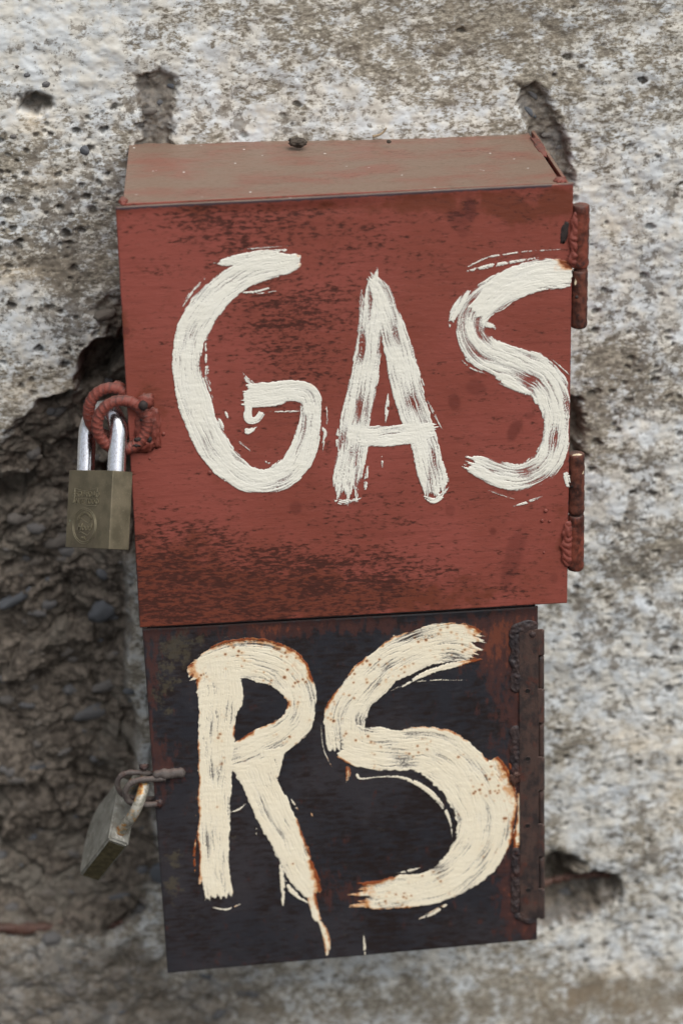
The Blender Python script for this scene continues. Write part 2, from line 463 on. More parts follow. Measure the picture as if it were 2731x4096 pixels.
w1 = 55 * fbm(mx * .03, mz * .03, 4, 11); w2 = 55 * fbm(mx * .03, mz * .03, 4, 31)
wx, wy = px + w1 * 1.2, py + w2 * 1.2
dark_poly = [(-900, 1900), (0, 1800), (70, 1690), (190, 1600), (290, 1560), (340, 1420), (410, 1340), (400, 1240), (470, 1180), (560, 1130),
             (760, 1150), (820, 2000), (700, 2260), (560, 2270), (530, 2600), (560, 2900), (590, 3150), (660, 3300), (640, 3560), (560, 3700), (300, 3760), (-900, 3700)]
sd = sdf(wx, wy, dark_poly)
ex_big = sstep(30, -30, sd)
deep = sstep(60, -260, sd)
patch = [([(540, 300), (640, 275), (715, 310), (700, 420), (690, 560), (720, 700), (520, 700), (560, 480)], .0055),
         ([(2075, 350), (2150, 335), (2200, 390), (2225, 470), (2270, 560), (2290, 720), (2260, 800), (2130, 700), (2110, 520), (2070, 430)], .008),
         ([(70, 385), (150, 372), (210, 395), (205, 440), (140, 455), (70, 440)], .013),
         ([(2300, 3490), (2400, 3480), (2480, 3500), (2495, 3560), (2440, 3620), (2330, 3690), (2140, 3720), (2060, 3600), (2140, 3480), (2200, 3400), (2290, 3420), (2350, 3460)], .030)]
patch.append(([(2200, 1560), (2310, 1600), (2335, 1720), (2320, 1830), (2200, 1880)], .016))  # recess added right of the red box, darkened to stand in for contact shadow
wob = 26 * fbm(mx * .11, mz * .11, 4, 51, .65)
H = np.zeros_like(gx); exposed = ex_big.copy()
for poly, dep in patch:
    s = sdf(px + wob * 1.3, py + wob, poly)
    m = sstep(14, -26 if dep < .02 else -80, s); H += dep * m; exposed = np.maximum(exposed, .85 * sstep(10, -14, s))
# plaster undulation
H += .0045 * exposed * (1 - ex_big) * fbm(mx * .13, mz * .13, 4, 55, .6)
H += .0040 * fbm(mx * .012, mz * .016, 3, 3) + .0016 * fbm(mx * .06, mz * .075, 4, 5) * (1 - exposed)
H += .0008 * fbm(mx * .16, mz * .24, 3, 8) * (1 - .4 * exposed)
# rough broken-out hollow: lumps of gravel and matrix
def chunks(size, seed, depth):
    g = np.random.default_rng(seed); xs0, xs1, zs0, zs1 = -330, 60, -430, 330
    nC = int((xs1 - xs0) * (zs1 - zs0) / size ** 2)
    C = np.stack([g.uniform(xs0, xs1, nC), g.uniform(zs0, zs1, nC)], 1); hC = g.normal(0, 1, nC); tC = g.normal(0, 1, (nC, 2))
    qx = mx + size * .45 * fbm(mx / size * .9, mz / size * .9, 3, seed + 1); qz = (mz + size * .45 * fbm(mx / size * .9, mz / size * .9, 3, seed + 2)) * 1.25
    f1_ = np.full(mx.shape, 1e9); f2_ = f1_.copy(); hh = np.zeros(mx.shape); rc = np.zeros(mx.shape)
    act = (ex_big > .02)
    x_, z_ = qx[act], qz[act]; a1 = np.full(x_.shape, 1e9); a2 = a1.copy(); bb = np.zeros(x_.shape, int)
    for i in range(nC):
        d = (x_ - C[i, 0]) ** 2 + (z_ - C[i, 1] * 1.25) ** 2
        m_ = d < a1; a2 = np.where(m_, a1, np.minimum(a2, d)); a1 = np.where(m_, d, a1); bb[m_] = i
    e_ = np.sqrt(a2) - np.sqrt(a1)
    hh[act] = depth * (.55 * hC[bb] + .5 * (tC[bb, 0] * (x_ - C[bb, 0]) + tC[bb, 1] * (z_ - C[bb, 1] * 1.25)) / size + .28 * sstep(size * .12, 0, e_)); rc[act] = (bb * 0.618) % 1
    return hh, rc
ck1, rc1 = chunks(44, 301, .012); ck2, rc2 = chunks(15, 302, .0018)
rough = fbm(mx * .035, mz * .042, 5, 21, .55); ridg = np.abs(fbm(mx * .05, mz * .05, 4, 61)); ld = fbm(mx * .02, mz * .028, 2, 77)
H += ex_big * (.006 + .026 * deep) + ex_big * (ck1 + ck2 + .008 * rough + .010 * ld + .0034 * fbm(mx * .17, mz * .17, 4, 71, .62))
# the bottom strip is rubble again, a little out
low = sstep(3660, 3820, py) * sstep(1300, 700, px)
H += low * (.010 * fbm(mx * .05, mz * .05, 4, 91) - .003); exposed = np.maximum(exposed, low * .78)
grey_strip = sstep(26, -10, sdf(wx, py, [(505, 2240), (560, 2240), (590, 2700), (590, 3100), (565, 3130), (525, 2700)]))
H -= grey_strip * .010 * (1 - low); exposed *= 1 - .45 * grey_strip
lumps_lo = sstep(20, -20, sdf(wx, wy, [(610, 3250), (720, 3250), (860, 3900), (700, 3950), (540, 3700), (640, 3500)]))
exposed *= 1 - .6 * lumps_lo
# pits
pit = np.zeros_like(gx); core_x0 = np.searchsorted(WX, -.285 - 1e-6); core_z0 = np.searchsorted(WZ, -.40 - 1e-6)
ncx = int(round(.56 / .001)) + 1; ncz = int(round(.83 / .001)) + 1
prng = np.random.default_rng(5)
for k in range(11000):
    i = int(prng.integers(8, ncz - 8)) + core_z0; j = int(prng.integers(8, ncx - 8)) + core_x0
    X, Y = px[i, j], py[i, j]
    dens = .03 + .9 * (X < 640) * (Y > 420) * (Y < 1700) + .75 * (X > 2200) * (Y > 1150) + .3 * (X > 2200) * (Y <= 1150) + .25 * (Y > 300) * (X < 1200)
    if prng.random() > dens * .62 or exposed[i, j] > .5: continue
    big = prng.random() ** 4.5; r = .9 + 3.0 * big; e = prng.uniform(.5, 1.0); q = int(r * 2) + 2
    ys, xs = np.mgrid[-q:q + 1, -q:q + 1]
    a = prng.uniform(-.5, .5); u = xs * math.cos(a) + ys * math.sin(a); v = (-xs * math.sin(a) + ys * math.cos(a)) / e
    sl = (slice(i - q, i + q + 1), slice(j - q, j + q + 1))
    rr = np.hypot(u, v) / r + .35 * perlin(mx[sl] * .35, mz[sl] * .35, 7)
    f = sstep(1.15, .55, rr); H[sl] += f * .0009 * r; pit[sl] = np.maximum(pit[sl], f * prng.uniform(.35, 1))
white = .52 + blobs(px, py, [(200, 150, 420, 260, .32), (900, 200, 500, 300, .05), (2100, 150, 700, 300, -.16), (1500, 80, 500, 160, -.08), (1300, 480, 700, 90, .14),
    (60, 650, 120, 90, -.25), (350, 1080, 200, 130, -.3), (120, 1020, 120, 60, -.15), (250, 800, 160, 120, .2), (150, 1280, 260, 150, .22), (2560, 850, 220, 170, .22), (2560, 1180, 240, 150, .30),
    (2440, 1440, 120, 110, -.35), (2650, 1560, 150, 120, -.2), (2350, 1700, 90, 200, -.3), (2600, 1700, 200, 140, .12), (2480, 2020, 200, 130, .18), (2650, 2200, 120, 90, -.3), (2420, 2350, 140, 130, -.18),
    (2560, 2450, 200, 120, .2), (2330, 2650, 200, 170, .28), (2600, 2620, 150, 110, .15), (2300, 2980, 90, 120, -.22), (2640, 2850, 140, 120, .12), (2400, 3130, 200, 200, .1), (2560, 3400, 60, 260, -.2),
    (2380, 3790, 260, 100, .16), (2250, 3500, 120, 120, -.5), (1000, 4000, 700, 90, -.10), (2400, 4000, 500, 130, -.3), (600, 3800, 200, 200, -.1)])
white += -.03 + .07 * (px > 2250) + .24 * fbm(mx * .02, mz * .026, 3, 41) + .40 * fbm(mx * .055, mz * .07, 5, 42, .6)
brown = np.clip(blobs(px, py, [(2450, 4000, 360, 110, .9), (2250, 3900, 140, 60, .5), (2200, 60, 600, 240, .30), (1300, 4060, 700, 60, .5), (300, 4080, 500, 40, .6)]) + .25 * fbm(mx * .03, mz * .04, 3, 44), 0, 1)
tan = np.clip(blobs(px, py, [(130, 480, 100, 60, .8), (60, 1100, 160, 60, .6), (200, 720, 90, 50, .4), (2450, 900, 130, 40, .5), (2560, 2960, 160, 80, .6), (2700, 3180, 60, 120, .7), (2500, 3880, 140, 50, .5), (150, 1580, 200, 80, .5)]), 0, 1)
speck = np.clip(.15 + blobs(px, py, [(300, 1000, 500, 500, .8), (2560, 1500, 350, 900, .5), (2450, 2500, 300, 500, .55), (2560, 3500, 300, 400, .4), (1300, 450, 900, 200, .2), (900, 3950, 900, 150, .3)]) + .9 * fbm(mx * .03, mz * .04, 4, 47), 0, 1.2)
# outside the frame the render simply goes on
for A, v in ((white, .52), (brown, 0), (tan, 0)): A[:] = v + (A - v) * inview
V = np.stack([gx, np.maximum(H, -.004) * (inview * .999 + .001), gz], -1).reshape(-1, 3)
idx = np.arange(gx.size).reshape(gx.shape)
F = np.stack([idx[:-1, :-1], idx[:-1, 1:], idx[1:, 1:], idx[1:, :-1]], -1).reshape(-1, 4)
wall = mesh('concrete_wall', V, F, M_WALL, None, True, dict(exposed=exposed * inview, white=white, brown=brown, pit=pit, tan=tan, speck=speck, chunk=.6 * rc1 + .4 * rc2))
tag(wall, 'weathered off-white plastered concrete wall with gravel exposed behind the two boxes', 'wall')

def wall_y(x, z):
    i = min(max(np.searchsorted(WZ, z), 0), len(WZ) - 1); j = min(max(np.searchsorted(WX, x), 0), len(WX) - 1)
    return float(V.reshape(gx.shape + (3,))[i, j, 1])

# pebbles set in the broken concrete (a handful of shapes shared)
peb = []
for k in range(7):
    o = lump('pebble', (0, 0, 0), (1, .7, .8), M_STONE, None, 40 + k, 3, .20, 1.6); peb.append(o.data); bpy.data.objects.remove(o)
def pebble(X, Y, rx, rz, ang, k, sink=.25):
    p = at(X, Y, .012); y = wall_y(p.x, p.z); p = at(X, Y, y); y = wall_y(p.x, p.z)
    o = bpy.data.objects.new('pebble', peb[k % 7]); COL.objects.link(o)
    a = rx / 6400; b = rz / 6400
    o.scale = (a, min(a, b) * .9, b); o.rotation_euler = (0.2 * math.sin(k), R(-ang), .2 * math.cos(k * 2)); o.location = (p.x, y + min(a, b) * sink * .5, p.z)
    o.parent = wall
for X, Y, rx, rz, a, k in [(60, 2400, 100, 36, 24, 0), (150, 2450, 46, 22, -10, 1), (375, 2850, 112, 48, 20, 2), (440, 2740, 90, 34, 12, 3), (30, 2800, 40, 30, 0, 4), (110, 2815, 44, 18, -5, 5),
                            (420, 2440, 80, 70, 30, 6), (260, 3000, 40, 16, 20, 0), (150, 3055, 40, 18, 10, 1), (160, 3060, 52, 20, 8, 3), (210, 3180, 40, 22, 12, 2), (150, 3340, 46, 24, -14, 4), (60, 3120, 60, 30, 0, 5),
                            (200, 3560, 40, 26, 0, 6), (480, 3590, 60, 22, 10, 1), (210, 3760, 55, 42, 0, 0), (650, 3500, 60, 74, 20, 4), (560, 3640, 40, 30, 0, 5), (420, 3300, 40, 28, 0, 2), (20, 3400, 44, 34, 0, 3),
                            (338, 600, 22, 28, 0, 2), (110, 300, 14, 12, 0, 3), (185, 340, 20, 18, 20, 1), (70, 266, 9, 8, 0, 1), (55, 545, 16, 12, 0, 5), (610, 300, 24, 14, 0, 0), (690, 345, 24, 14, -10, 2), (640, 410, 14, 16, 0, 3), (600, 445, 34, 22, 10, 1),
                            (2130, 380, 26, 14, -40, 2), (2120, 450, 40, 16, -45, 4), (2190, 540, 34, 16, 0, 0), (2235, 590, 20, 14, 0, 3), (2260, 3560, 60, 26, 5, 5),
                            (420, 1260, 54, 30, 10, 0), (230, 1650, 70, 26, 35, 1), (120, 1830, 60, 26, 5, 2), (420, 1500, 40, 26, 0, 6), (250, 2160, 100, 60, 20, 4), (80, 2080, 60, 40, 0, 3), (340, 2010, 44, 30, 0, 5)]:
    pebble(X, Y, rx, rz, a, k)
kr = np.random.default_rng(12)
n_p = 0
while n_p < 130:
    X, Y = kr.uniform(-40, 620), kr.uniform(1500, 4060)
    if Y > 3780: X = kr.uniform(-40, 1300)
    elif sdf(np.array([X]), np.array([Y]), dark_poly)[0] > -20: continue
    s = 10 + 26 * kr.random() ** 2.2; n_p += 1
    pebble(X, Y, s * kr.uniform(1, 1.6), s, kr.uniform(-40, 40), int(kr.integers(0, 7)))
# rusted reinforcing bars showing in the hollows
def rebar(pts, rad, name='reinforcing_bar'):
    P = spline([tuple(at(x, y, d)) for x, y, d in pts], 24)
    Vt, Ft = tube(P, rad, 12, lambda i, a, s: .0004 * np.sign(np.sin(s * 1400 + a)) + .0005 * math.sin(i * .7) + .0005 * np.sin(3 * a + i * .31))
    return mesh(name, Vt, Ft, M_BAR, wall)
rebar([(2080, 3565, .010), (2200, 3525, .012), (2310, 3500, .014), (2420, 3496, .018), (2560, 3490, .024)], .0026)
rebar([(-300, 3680, .004), (0, 3712, .007), (180, 3712, .008), (380, 3698, .008), (520, 3690, .014), (700, 3690, .034)], .0042)

# ------------------------------------------------------------------ sheet-metal panels
def sheet(name, c4, Y, thick, n, mat, par, attrs_fn, relief_fn=None, cham=.0005):
    """front panel: TL, TR, BR, BL given in photo pixels on plane y = Y, built as a slab with a fine front grid"""
    TL, TR, BR, BL = (np.array(at(x, y, Y)) for x, y in c4)
    nu, nv = n
    u, v = np.meshgrid(np.linspace(0, 1, nu), np.linspace(0, 1, nv))
    pos = lambda u, v: ((TL * (1 - u)[..., None] + TR * u[..., None]) * (1 - v)[..., None] + (BL * (1 - u)[..., None] + BR * u[..., None]) * v[..., None])
    G = pos(u, v); X, Z = G[..., 0] * 1000, G[..., 2] * 1000
    out = G.copy()
    rel = relief_fn(u, v, X, Z) if relief_fn else 0
    cen = G.mean((0, 1)); ins = G.copy()
    for a in (0, 2):
        ins[..., a] += np.clip((cen[a] - G[..., a]) * 1e6, -1, 1) * cham * (((u < 1e-9) | (u > 1 - 1e-9)) if a == 0 else ((v < 1e-9) | (v > 1 - 1e-9)))
    ins[..., 1] += rel
    pX, pY = to_px(G)
    at_ = attrs_fn(pX, pY, u, v)
    rim = np.concatenate([np.arange(nu), np.arange(1, nv) * nu + nu - 1, (nv - 1) * nu + np.arange(nu - 2, -1, -1), np.arange(nv - 2, 0, -1) * nu])
    f = ins.reshape(-1, 3); g = out.reshape(-1, 3)[rim].copy(); g[:, 1] += (np.broadcast_to(rel, u.shape).reshape(-1)[rim]) + cham
    bk = g.copy(); bk[:, 1] += thick - cham
    Vv = np.vstack([f, g, bk]); N0 = len(f); m = len(rim)
    id_ = np.arange(N0).reshape(nv, nu)
    F = np.stack([id_[:-1, :-1], id_[1:, :-1], id_[1:, 1:], id_[:-1, 1:]], -1).reshape(-1, 4)
    k = np.arange(m); k2 = (k + 1) % m
    S1 = np.stack([rim[k], rim[k2], N0 + k2, N0 + k], -1); S2 = np.stack([N0 + k, N0 + k2, N0 + m + k2, N0 + m + k], -1)
    # back closed by a strip between opposite rims
    top = N0 + m + np.arange(nu); bot = N0 + m + (nu + nv - 1 - 1) + np.arange(nu)[::-1]
    bot = N0 + m + np.array([nu - 1 + nv - 1 + (nu - 1 - i) for i in range(nu)])
    S3 = np.stack([top[:-1], top[1:], bot[1:], bot[:-1]], -1)
    F = np.vstack([F, S1, S2, S3])
    A = {}
    for kk, vv in at_.items():
        vv = np.broadcast_to(vv, u.shape).reshape(-1); A[kk] = np.concatenate([vv, vv[rim], vv[rim]])
    o = mesh(name, Vv, F, mat, par, True, A)
    bm = bmesh.new(); bm.from_mesh(o.data); bmesh.ops.recalc_face_normals(bm, faces=bm.faces[:]); bm.to_mesh(o.data); bm.free()
    return o

def slab(name, quad, off, mat, par, bev=.0006):
    """flat plate: quad corners plus an offset vector for its thickness"""
    q = [Vector(p) for p in quad]; off = Vector(off)
    return bm_obj(name, hexa(q + [p + off for p in q], bev), mat, par, False)

# ================================================================== RED BOX
rbox = empty('meter_box', (0, -D / 2, 0))
tag(rbox, 'rust-red steel wall box with GAS brushed in white on its door', 'metal box')
RQ = [(463, 828), (2292, 732), (2267, 2413), (560, 2512)]

def red_attrs(X, Y, u, v):
    rust = blobs(X, Y, [(1000, 900, 300, 90, .9), (800, 850, 120, 60, .4), (1150, 1230, 260, 90, .9), (1180, 1420, 190, 160, .9), (900, 1000, 160, 110, .5), (1500, 1000, 260, 160, .45),
        (700, 2150, 220, 90, 1.0), (900, 2330, 480, 110, 1.7), (700, 2420, 300, 90, 1.3), (1450, 2330, 420, 90, 1.0), (1200, 2450, 700, 40, .7), (1500, 2090, 300, 50, .5), (1250, 2230, 500, 60, .5), (2050, 2300, 90, 120, .4),
        (2100, 830, 120, 70, .5), (1880, 840, 26, 60, 1.3), (1820, 870, 40, 40, .7), (620, 900, 160, 60, .25), (1700, 2000, 400, 60, .25), (1150, 1700, 200, 100, .2)]) - .10
    rust = np.where(rust > .55, .55 + .42 * np.tanh((rust - .55) / .8), rust)
    orange = blobs(X, Y, [(560, 2440, 260, 140, 1.2), (1000, 2390, 650, 110, 1.2), (700, 2250, 220, 160, .7), (1900, 790, 400, 50, .7), (2230, 800, 60, 60, 1.0), (2060, 860, 150, 60, .6), (600, 1650, 70, 160, .6),
        (480, 1300, 30, 600, .5), (1200, 830, 700, 30, .6), (2240, 2000, 60, 300, .35), (1600, 2380, 500, 60, .5), (1750, 1800, 300, 200, .1)]) - .12
    edge = np.maximum(sstep(.016, 0, v) * (.62 + .3 * (u < .95)), np.maximum(sstep(.008, 0, u), np.maximum(sstep(.006, 0, 1 - u), sstep(.006, 0, 1 - v))) * .55)
    smudge = np.zeros(X.shape)
    for x, y, rx, ry, a, k in [(1815, 1610, 24, 32, 0, .8), (1900, 1552, 40, 30, .2, .6), (1888, 1490, 16, 14, 0, .7), (2055, 1722, 22, 48, .5, .9), (2118, 1662, 22, 14, -.3, .6), (1835, 872, 46, 38, 0, .7), (1850, 915, 22, 40, 0, .5),
                               (1185, 2030, 26, 26, .3, .7), (1970, 2125, 14, 16, 0, .9), (2052, 2230, 36, 130, .25, .6), (2215, 2310, 16, 20, 0, .5), (1880, 840, 22, 52, -.1, 1.4), (505, 1325, 14, 14, 0, 1.5), (1800, 2040, 20, 24, 0, .5), (1000, 1250, 30, 16, 0, .4)]:
        u_ = (X - x) * math.cos(a) + (Y - y) * math.sin(a); v_ = -(X - x) * math.sin(a) + (Y - y) * math.cos(a)
        smudge = np.maximum(smudge, k * sstep(1.25, .75, np.hypot(u_ / rx, v_ / ry) + .35 * fbm(X * .02, Y * .02, 3, 111)))
    return dict(rust=rust, orange=orange, edge=edge, smudge=smudge)
def red_relief(u, v, X, Z):
    r = .0006 * fbm(X * .012, Z * .012, 2, 101) + .00012 * fbm(X * .10, Z * .35, 3, 103)
    lip = sstep(.030, .004, v)
    r = r - .0010 * lip * np.exp(-((u - .40) / .16) ** 2) + .0003 * np.exp(-((v - .028) / .012) ** 2) * np.exp(-((u - .42) / .14) ** 2)
    return r - .0005 * sstep(.02, 0, v)
door = sheet('door', RQ, -D, .0022, (280, 260), M_RED, rbox, red_attrs, red_relief)
door['label'] = 'rust-red door with white letters'

# body: top, sides, floor, running back into the wall
f3 = -D + .0032
TFL, TFR = at(491, 814, f3), at(2243, 730, f3)
TBL, TBR = at(517, 583, 0), at(2116, 536, 0)
TBL2 = TFL + (TBL - TFL) * 1.12; TBR2 = TFR + (TBR - TFR) * 1.12
BFL, BFR = Vector((TFL.x + .0005, f3, .001)), Vector((TFR.x, f3, .001))
slab('top_panel', [TFL, TFR, TBR2, TBL2], (0, 0, -.0022), M_RED, rbox)
dz = Vector((0, 0, -.0026))
slab('side_panel', [TFL + dz, TBL2 + dz, Vector((TBL2.x, TBL2.y, .004)), BFL + Vector((0, 0, .003))], (.0022, 0, 0), M_RED, rbox)
# right side panel stands a little proud of the top: its folded edge shows with a dark slot beside it
e = Vector((.0025, 0, .0002))
slab('side_panel', [TFR + e, TBR2 + e, Vector((TBR2.x + .0025, TBR2.y, .004)), BFR + Vector((.0025, 0, .003))], (.0022, 0, 0), M_RED, rbox)
slab('bottom_panel', [BFL, BFR, Vector((TBR2.x, TBR2.y, .001)), Vector((TBL2.x, TBL2.y, .001))], (0, 0, .0022), M_RED, rbox)
# front flange the door closes on
for nm, q in (('front_flange', [(TFL.x + .003, f3 + .0012, TFL.z - .004), (TFL.x + .016, f3 + .0012, TFL.z - .004), (TFL.x + .016, f3 + .0012, .004), (TFL.x + .003, f3 + .0012, .004)]),
              ('front_flange', [(TFR.x - .016, f3 + .0012, TFR.z - .004), (TFR.x - .001, f3 + .0012, TFR.z - .004), (TFR.x - .001, f3 + .0012, .004), (TFR.x - .016, f3 + .0012, .004)])):
    slab(nm, q, (0, .0018, 0), M_RED, rbox)
# tack welds at the corners of the lid
lump('weld_bead', at(492, 805, f3 + .004), (.0028, .006, .0022), M_WELDR, rbox, 3, 3, .35)
lump('weld_bead', at(2238, 722, f3 + .004), (.004, .005, .002), M_WELDR, rbox, 5, 3, .35)
lump('weld_bead', TFR + (TBR - TFR) * .72 + Vector((.001, 0, 0)), (.003, .026, .0012), M_WELDR, rbox, 6, 3, .3, 3)

# barrel hinges on the right edge
def barrel(px0, px1, y0, y1, Yc, mat, par, hole=None, top_r=.0012, nm='barrel'):
    a, b = at((px0[0] + px0[1]) / 2, y0, Yc), at((px1[0] + px1[1]) / 2, y1, Yc)
    ra, rb = (px0[1] - px0[0]) / 2 / 6150, (px1[1] - px1[0]) / 2 / 6000
    t = np.concatenate([[0, .004, .015, .04], np.linspace(.08, .92, 24), [.96, .985, .996, 1]])
    k = np.concatenate([[.70, .86, .96, 1], np.ones(24), [1, .96, .86, .70]])
    P = np.array(a) * (1 - t)[:, None] + np.array(b) * t[:, None]
    Vt, Ft = tube(P, (ra * (1 - t) + rb * t) * k, 28, lambda i, an, s: .00010 * math.sin(i * 1.7) + .00012 * np.sin(3 * an + i))
    return mesh(nm, Vt, Ft, mat, par)
def hinge_leaf(p, q, mat, par):
    return slab('leaf', [p, (q[0], p[1], p[2]), q, (p[0], p[1], q[2])], (0, .002, 0), mat, par)
hy = -D + .0030
h1 = barrel((2286, 2356), (2284, 2350), 817, 1068, hy, M_HINGEP, rbox, nm='hinge')
h1['label'] = 'upper welded barrel hinge, caked in red paint above its joint'
barrel((2284, 2349), (2281, 2345), 1079, 1308, hy, M_HINGE, h1)
barrel((2295, 2346), (2295, 2346), 1066, 1082, hy, M_HINGE, h1, nm='pin')
weld('weld_bead', at(2309, 845, -D - .0008), at(2300, 1072, -D - .0006), .0088, .0017, (.25, -.97, 0), M_WELDR, h1, 2, 5.2, .35, .55)
lump('screw', at(2306, 1187, hy - .0044), (.0013, .0009, .0013), M_CHIP, h1, 3, 2)
h2 = barrel((2270, 2337), (2269, 2335), 1812, 2052, hy, M_HINGE, rbox, nm='hinge')
h2['label'] = 'lower rusty barrel hinge with a drilled hole'
barrel((2269, 2336), (2266, 2333), 2058, 2276, hy, M_HINGEP, h2)
barrel((2283, 2332), (2283, 2332), 2048, 2062, hy, M_HINGE, h2, nm='pin')
weld('weld_bead', at(2276, 2085, -D - .0006), at(2270, 2268, -D - .0006), .0092, .0017, (.15, -.98, 0), M_WELDR, h2, 9, 5.2, .35, .55)
ho = lump('screw_hole', at(2289, 1946, hy - .0043), (.0013, .0005, .0013), M_HOLE, h2, 4, 2, .05)
for X, Y, r in [(2181, 2043, 9), (2167, 2083, 8), (2196, 2085, 6), (2174, 2210, 5), (1300, 1640, 6), (655, 1736, 8), (840, 1890, 9), (2150, 1870, 5), (960, 1800, 5), (600, 1835, 5)]:
    lump('paint_bubble', at(X, Y, -D - .0002), (r / 6400, r / 9000, r / 6400), M_WELDR, door, int(X), 2, .15)
lump('paint_splash', at(2303, 1133, hy - .0041), (.0011, .0004, .0022), M_SPLASH, h1, 91, 3, .6, 3)
lump('paint_splash', at(2306, 1820, hy - .0036), (.0030, .0006, .0009), M_SPLASH, h2, 92, 3, .5, 3)
lump('paint_splash', at(2316, 1848, hy - .0040), (.0006, .0004, .0034), M_SPLASH, h2, 93, 3, .5, 3, Matrix.Rotation(.22, 3, 'Y'))
lump('paint_splash', at(2322, 1905, hy - .0038), (.0005, .0004, .0034), M_SPLASH, h2, 94, 3, .5, 3, Matrix.Rotation(.5, 3, 'Y'))
# scab of burnt scale beside the upper hinge
bm = None
lump('burnt_scale', at(2256, 930, -D + .0003), (.0026, .0006, .0078), M_CHIP, door, 8, 3, .4, 2.5, Matrix.Rotation(.22, 3, 'Y'))

# ring hasp bent from ribbed bar: one ring on the door, one on the body behind it
def Z1(x, y): return 200 + x / 2.94, 1450 + y / 2.94
def ribs(i, a, s):
    return .00030 * np.clip(np.sin(s * 1700 + np.where(np.cos(a) > 0, 1, -1) * np.sin(a) * 2.2) * 4 - 2.6, 0, 1) + .0004 * np.exp(-(np.sin(a * 1.0) / .11) ** 2)
def ring(center, rx, rz, rad, tilt, name, par, a0=0, a1=2 * math.pi):
    c = np.array(center); n = 260; a = np.linspace(a0, a1, n, endpoint=abs(a1 - a0) < 6.2)
    ux = np.array((math.cos(tilt), math.sin(tilt), 0)); uz = np.array((0, 0, 1))
    P = c + np.cos(a)[:, None] * rx * ux + np.sin(a)[:, None] * rz * uz
    Vt, Ft = tube(P, rad, 28, ribs, close=abs(a1 - a0) > 6.2)
    wr = np.concatenate([np.clip(ribs(i, np.linspace(0, 2 * np.pi, 28, endpoint=False), i * 2 * np.pi * rx / n) / .00034, 0, 1) for i in range(n)])
    return mesh(name, Vt, Ft, M_WELDR, par, True, dict(wear=wr))
RF = at(*Z1(850, 735), -D - .0032); RB = at(*Z1(735, 590), -D + .0060)
rg = ring(RF, .0158, .0166, .0036, .06, 'hasp_ring', rbox); rg['label'] = 'front ring of ribbed bar welded to the door'
rg2 = ring(RB, .0150, .0168, .0036, -.05, 'hasp_ring', rbox); rg2['label'] = 'rear ring of ribbed bar welded to the box body'
wz = rg
lump('weld_bead', at(*Z1(1165, 760), -D - .0005), (.0078, .0032, .0150), M_WELDR, wz, 21, 4, .38, 2.6)
lump('weld_bead', at(*Z1(1130, 450), -D - .0015), (.0055, .0034, .0048), M_WELDR, wz, 22, 3, .35, 2.4)
lump('weld_bead', at(*Z1(1090, 960), -D - .0012), (.0075, .0034, .0055), M_WELDR, wz, 23, 3, .35, 2.4)
lump('weld_spatter', at(*Z1(1098, 505), -D - .0068), (.0029, .0020, .0033), M_CHIP, wz, 24, 3, .2)
lump('burnt_scale', at(*Z1(1125, 672), -D - .0042), (.0034, .0014, .0015), M_CHIP, wz, 25, 3, .5, 3)
lump('burnt_scale', at(*Z1(1040, 905), -D - .0052), (.0026, .0012, .0014), M_CHIP, wz, 26, 3, .5, 3)
lump('burnt_scale', at(*Z1(1020, 975), -D - .0060), (.0026, .0010, .0010), M_CHIP, wz, 27, 3, .5, 3)
lump('burnt_scale', at(*Z1(1175, 905), -D - .0042), (.0016, .0010, .0020), M_CHIP, wz, 28, 3, .5, 3)
lump('weld_bead', at(*Z1(800, 290), -D + .0065), (.0050, .0030, .0040), M_WELDR, rg2, 29, 3, .3)

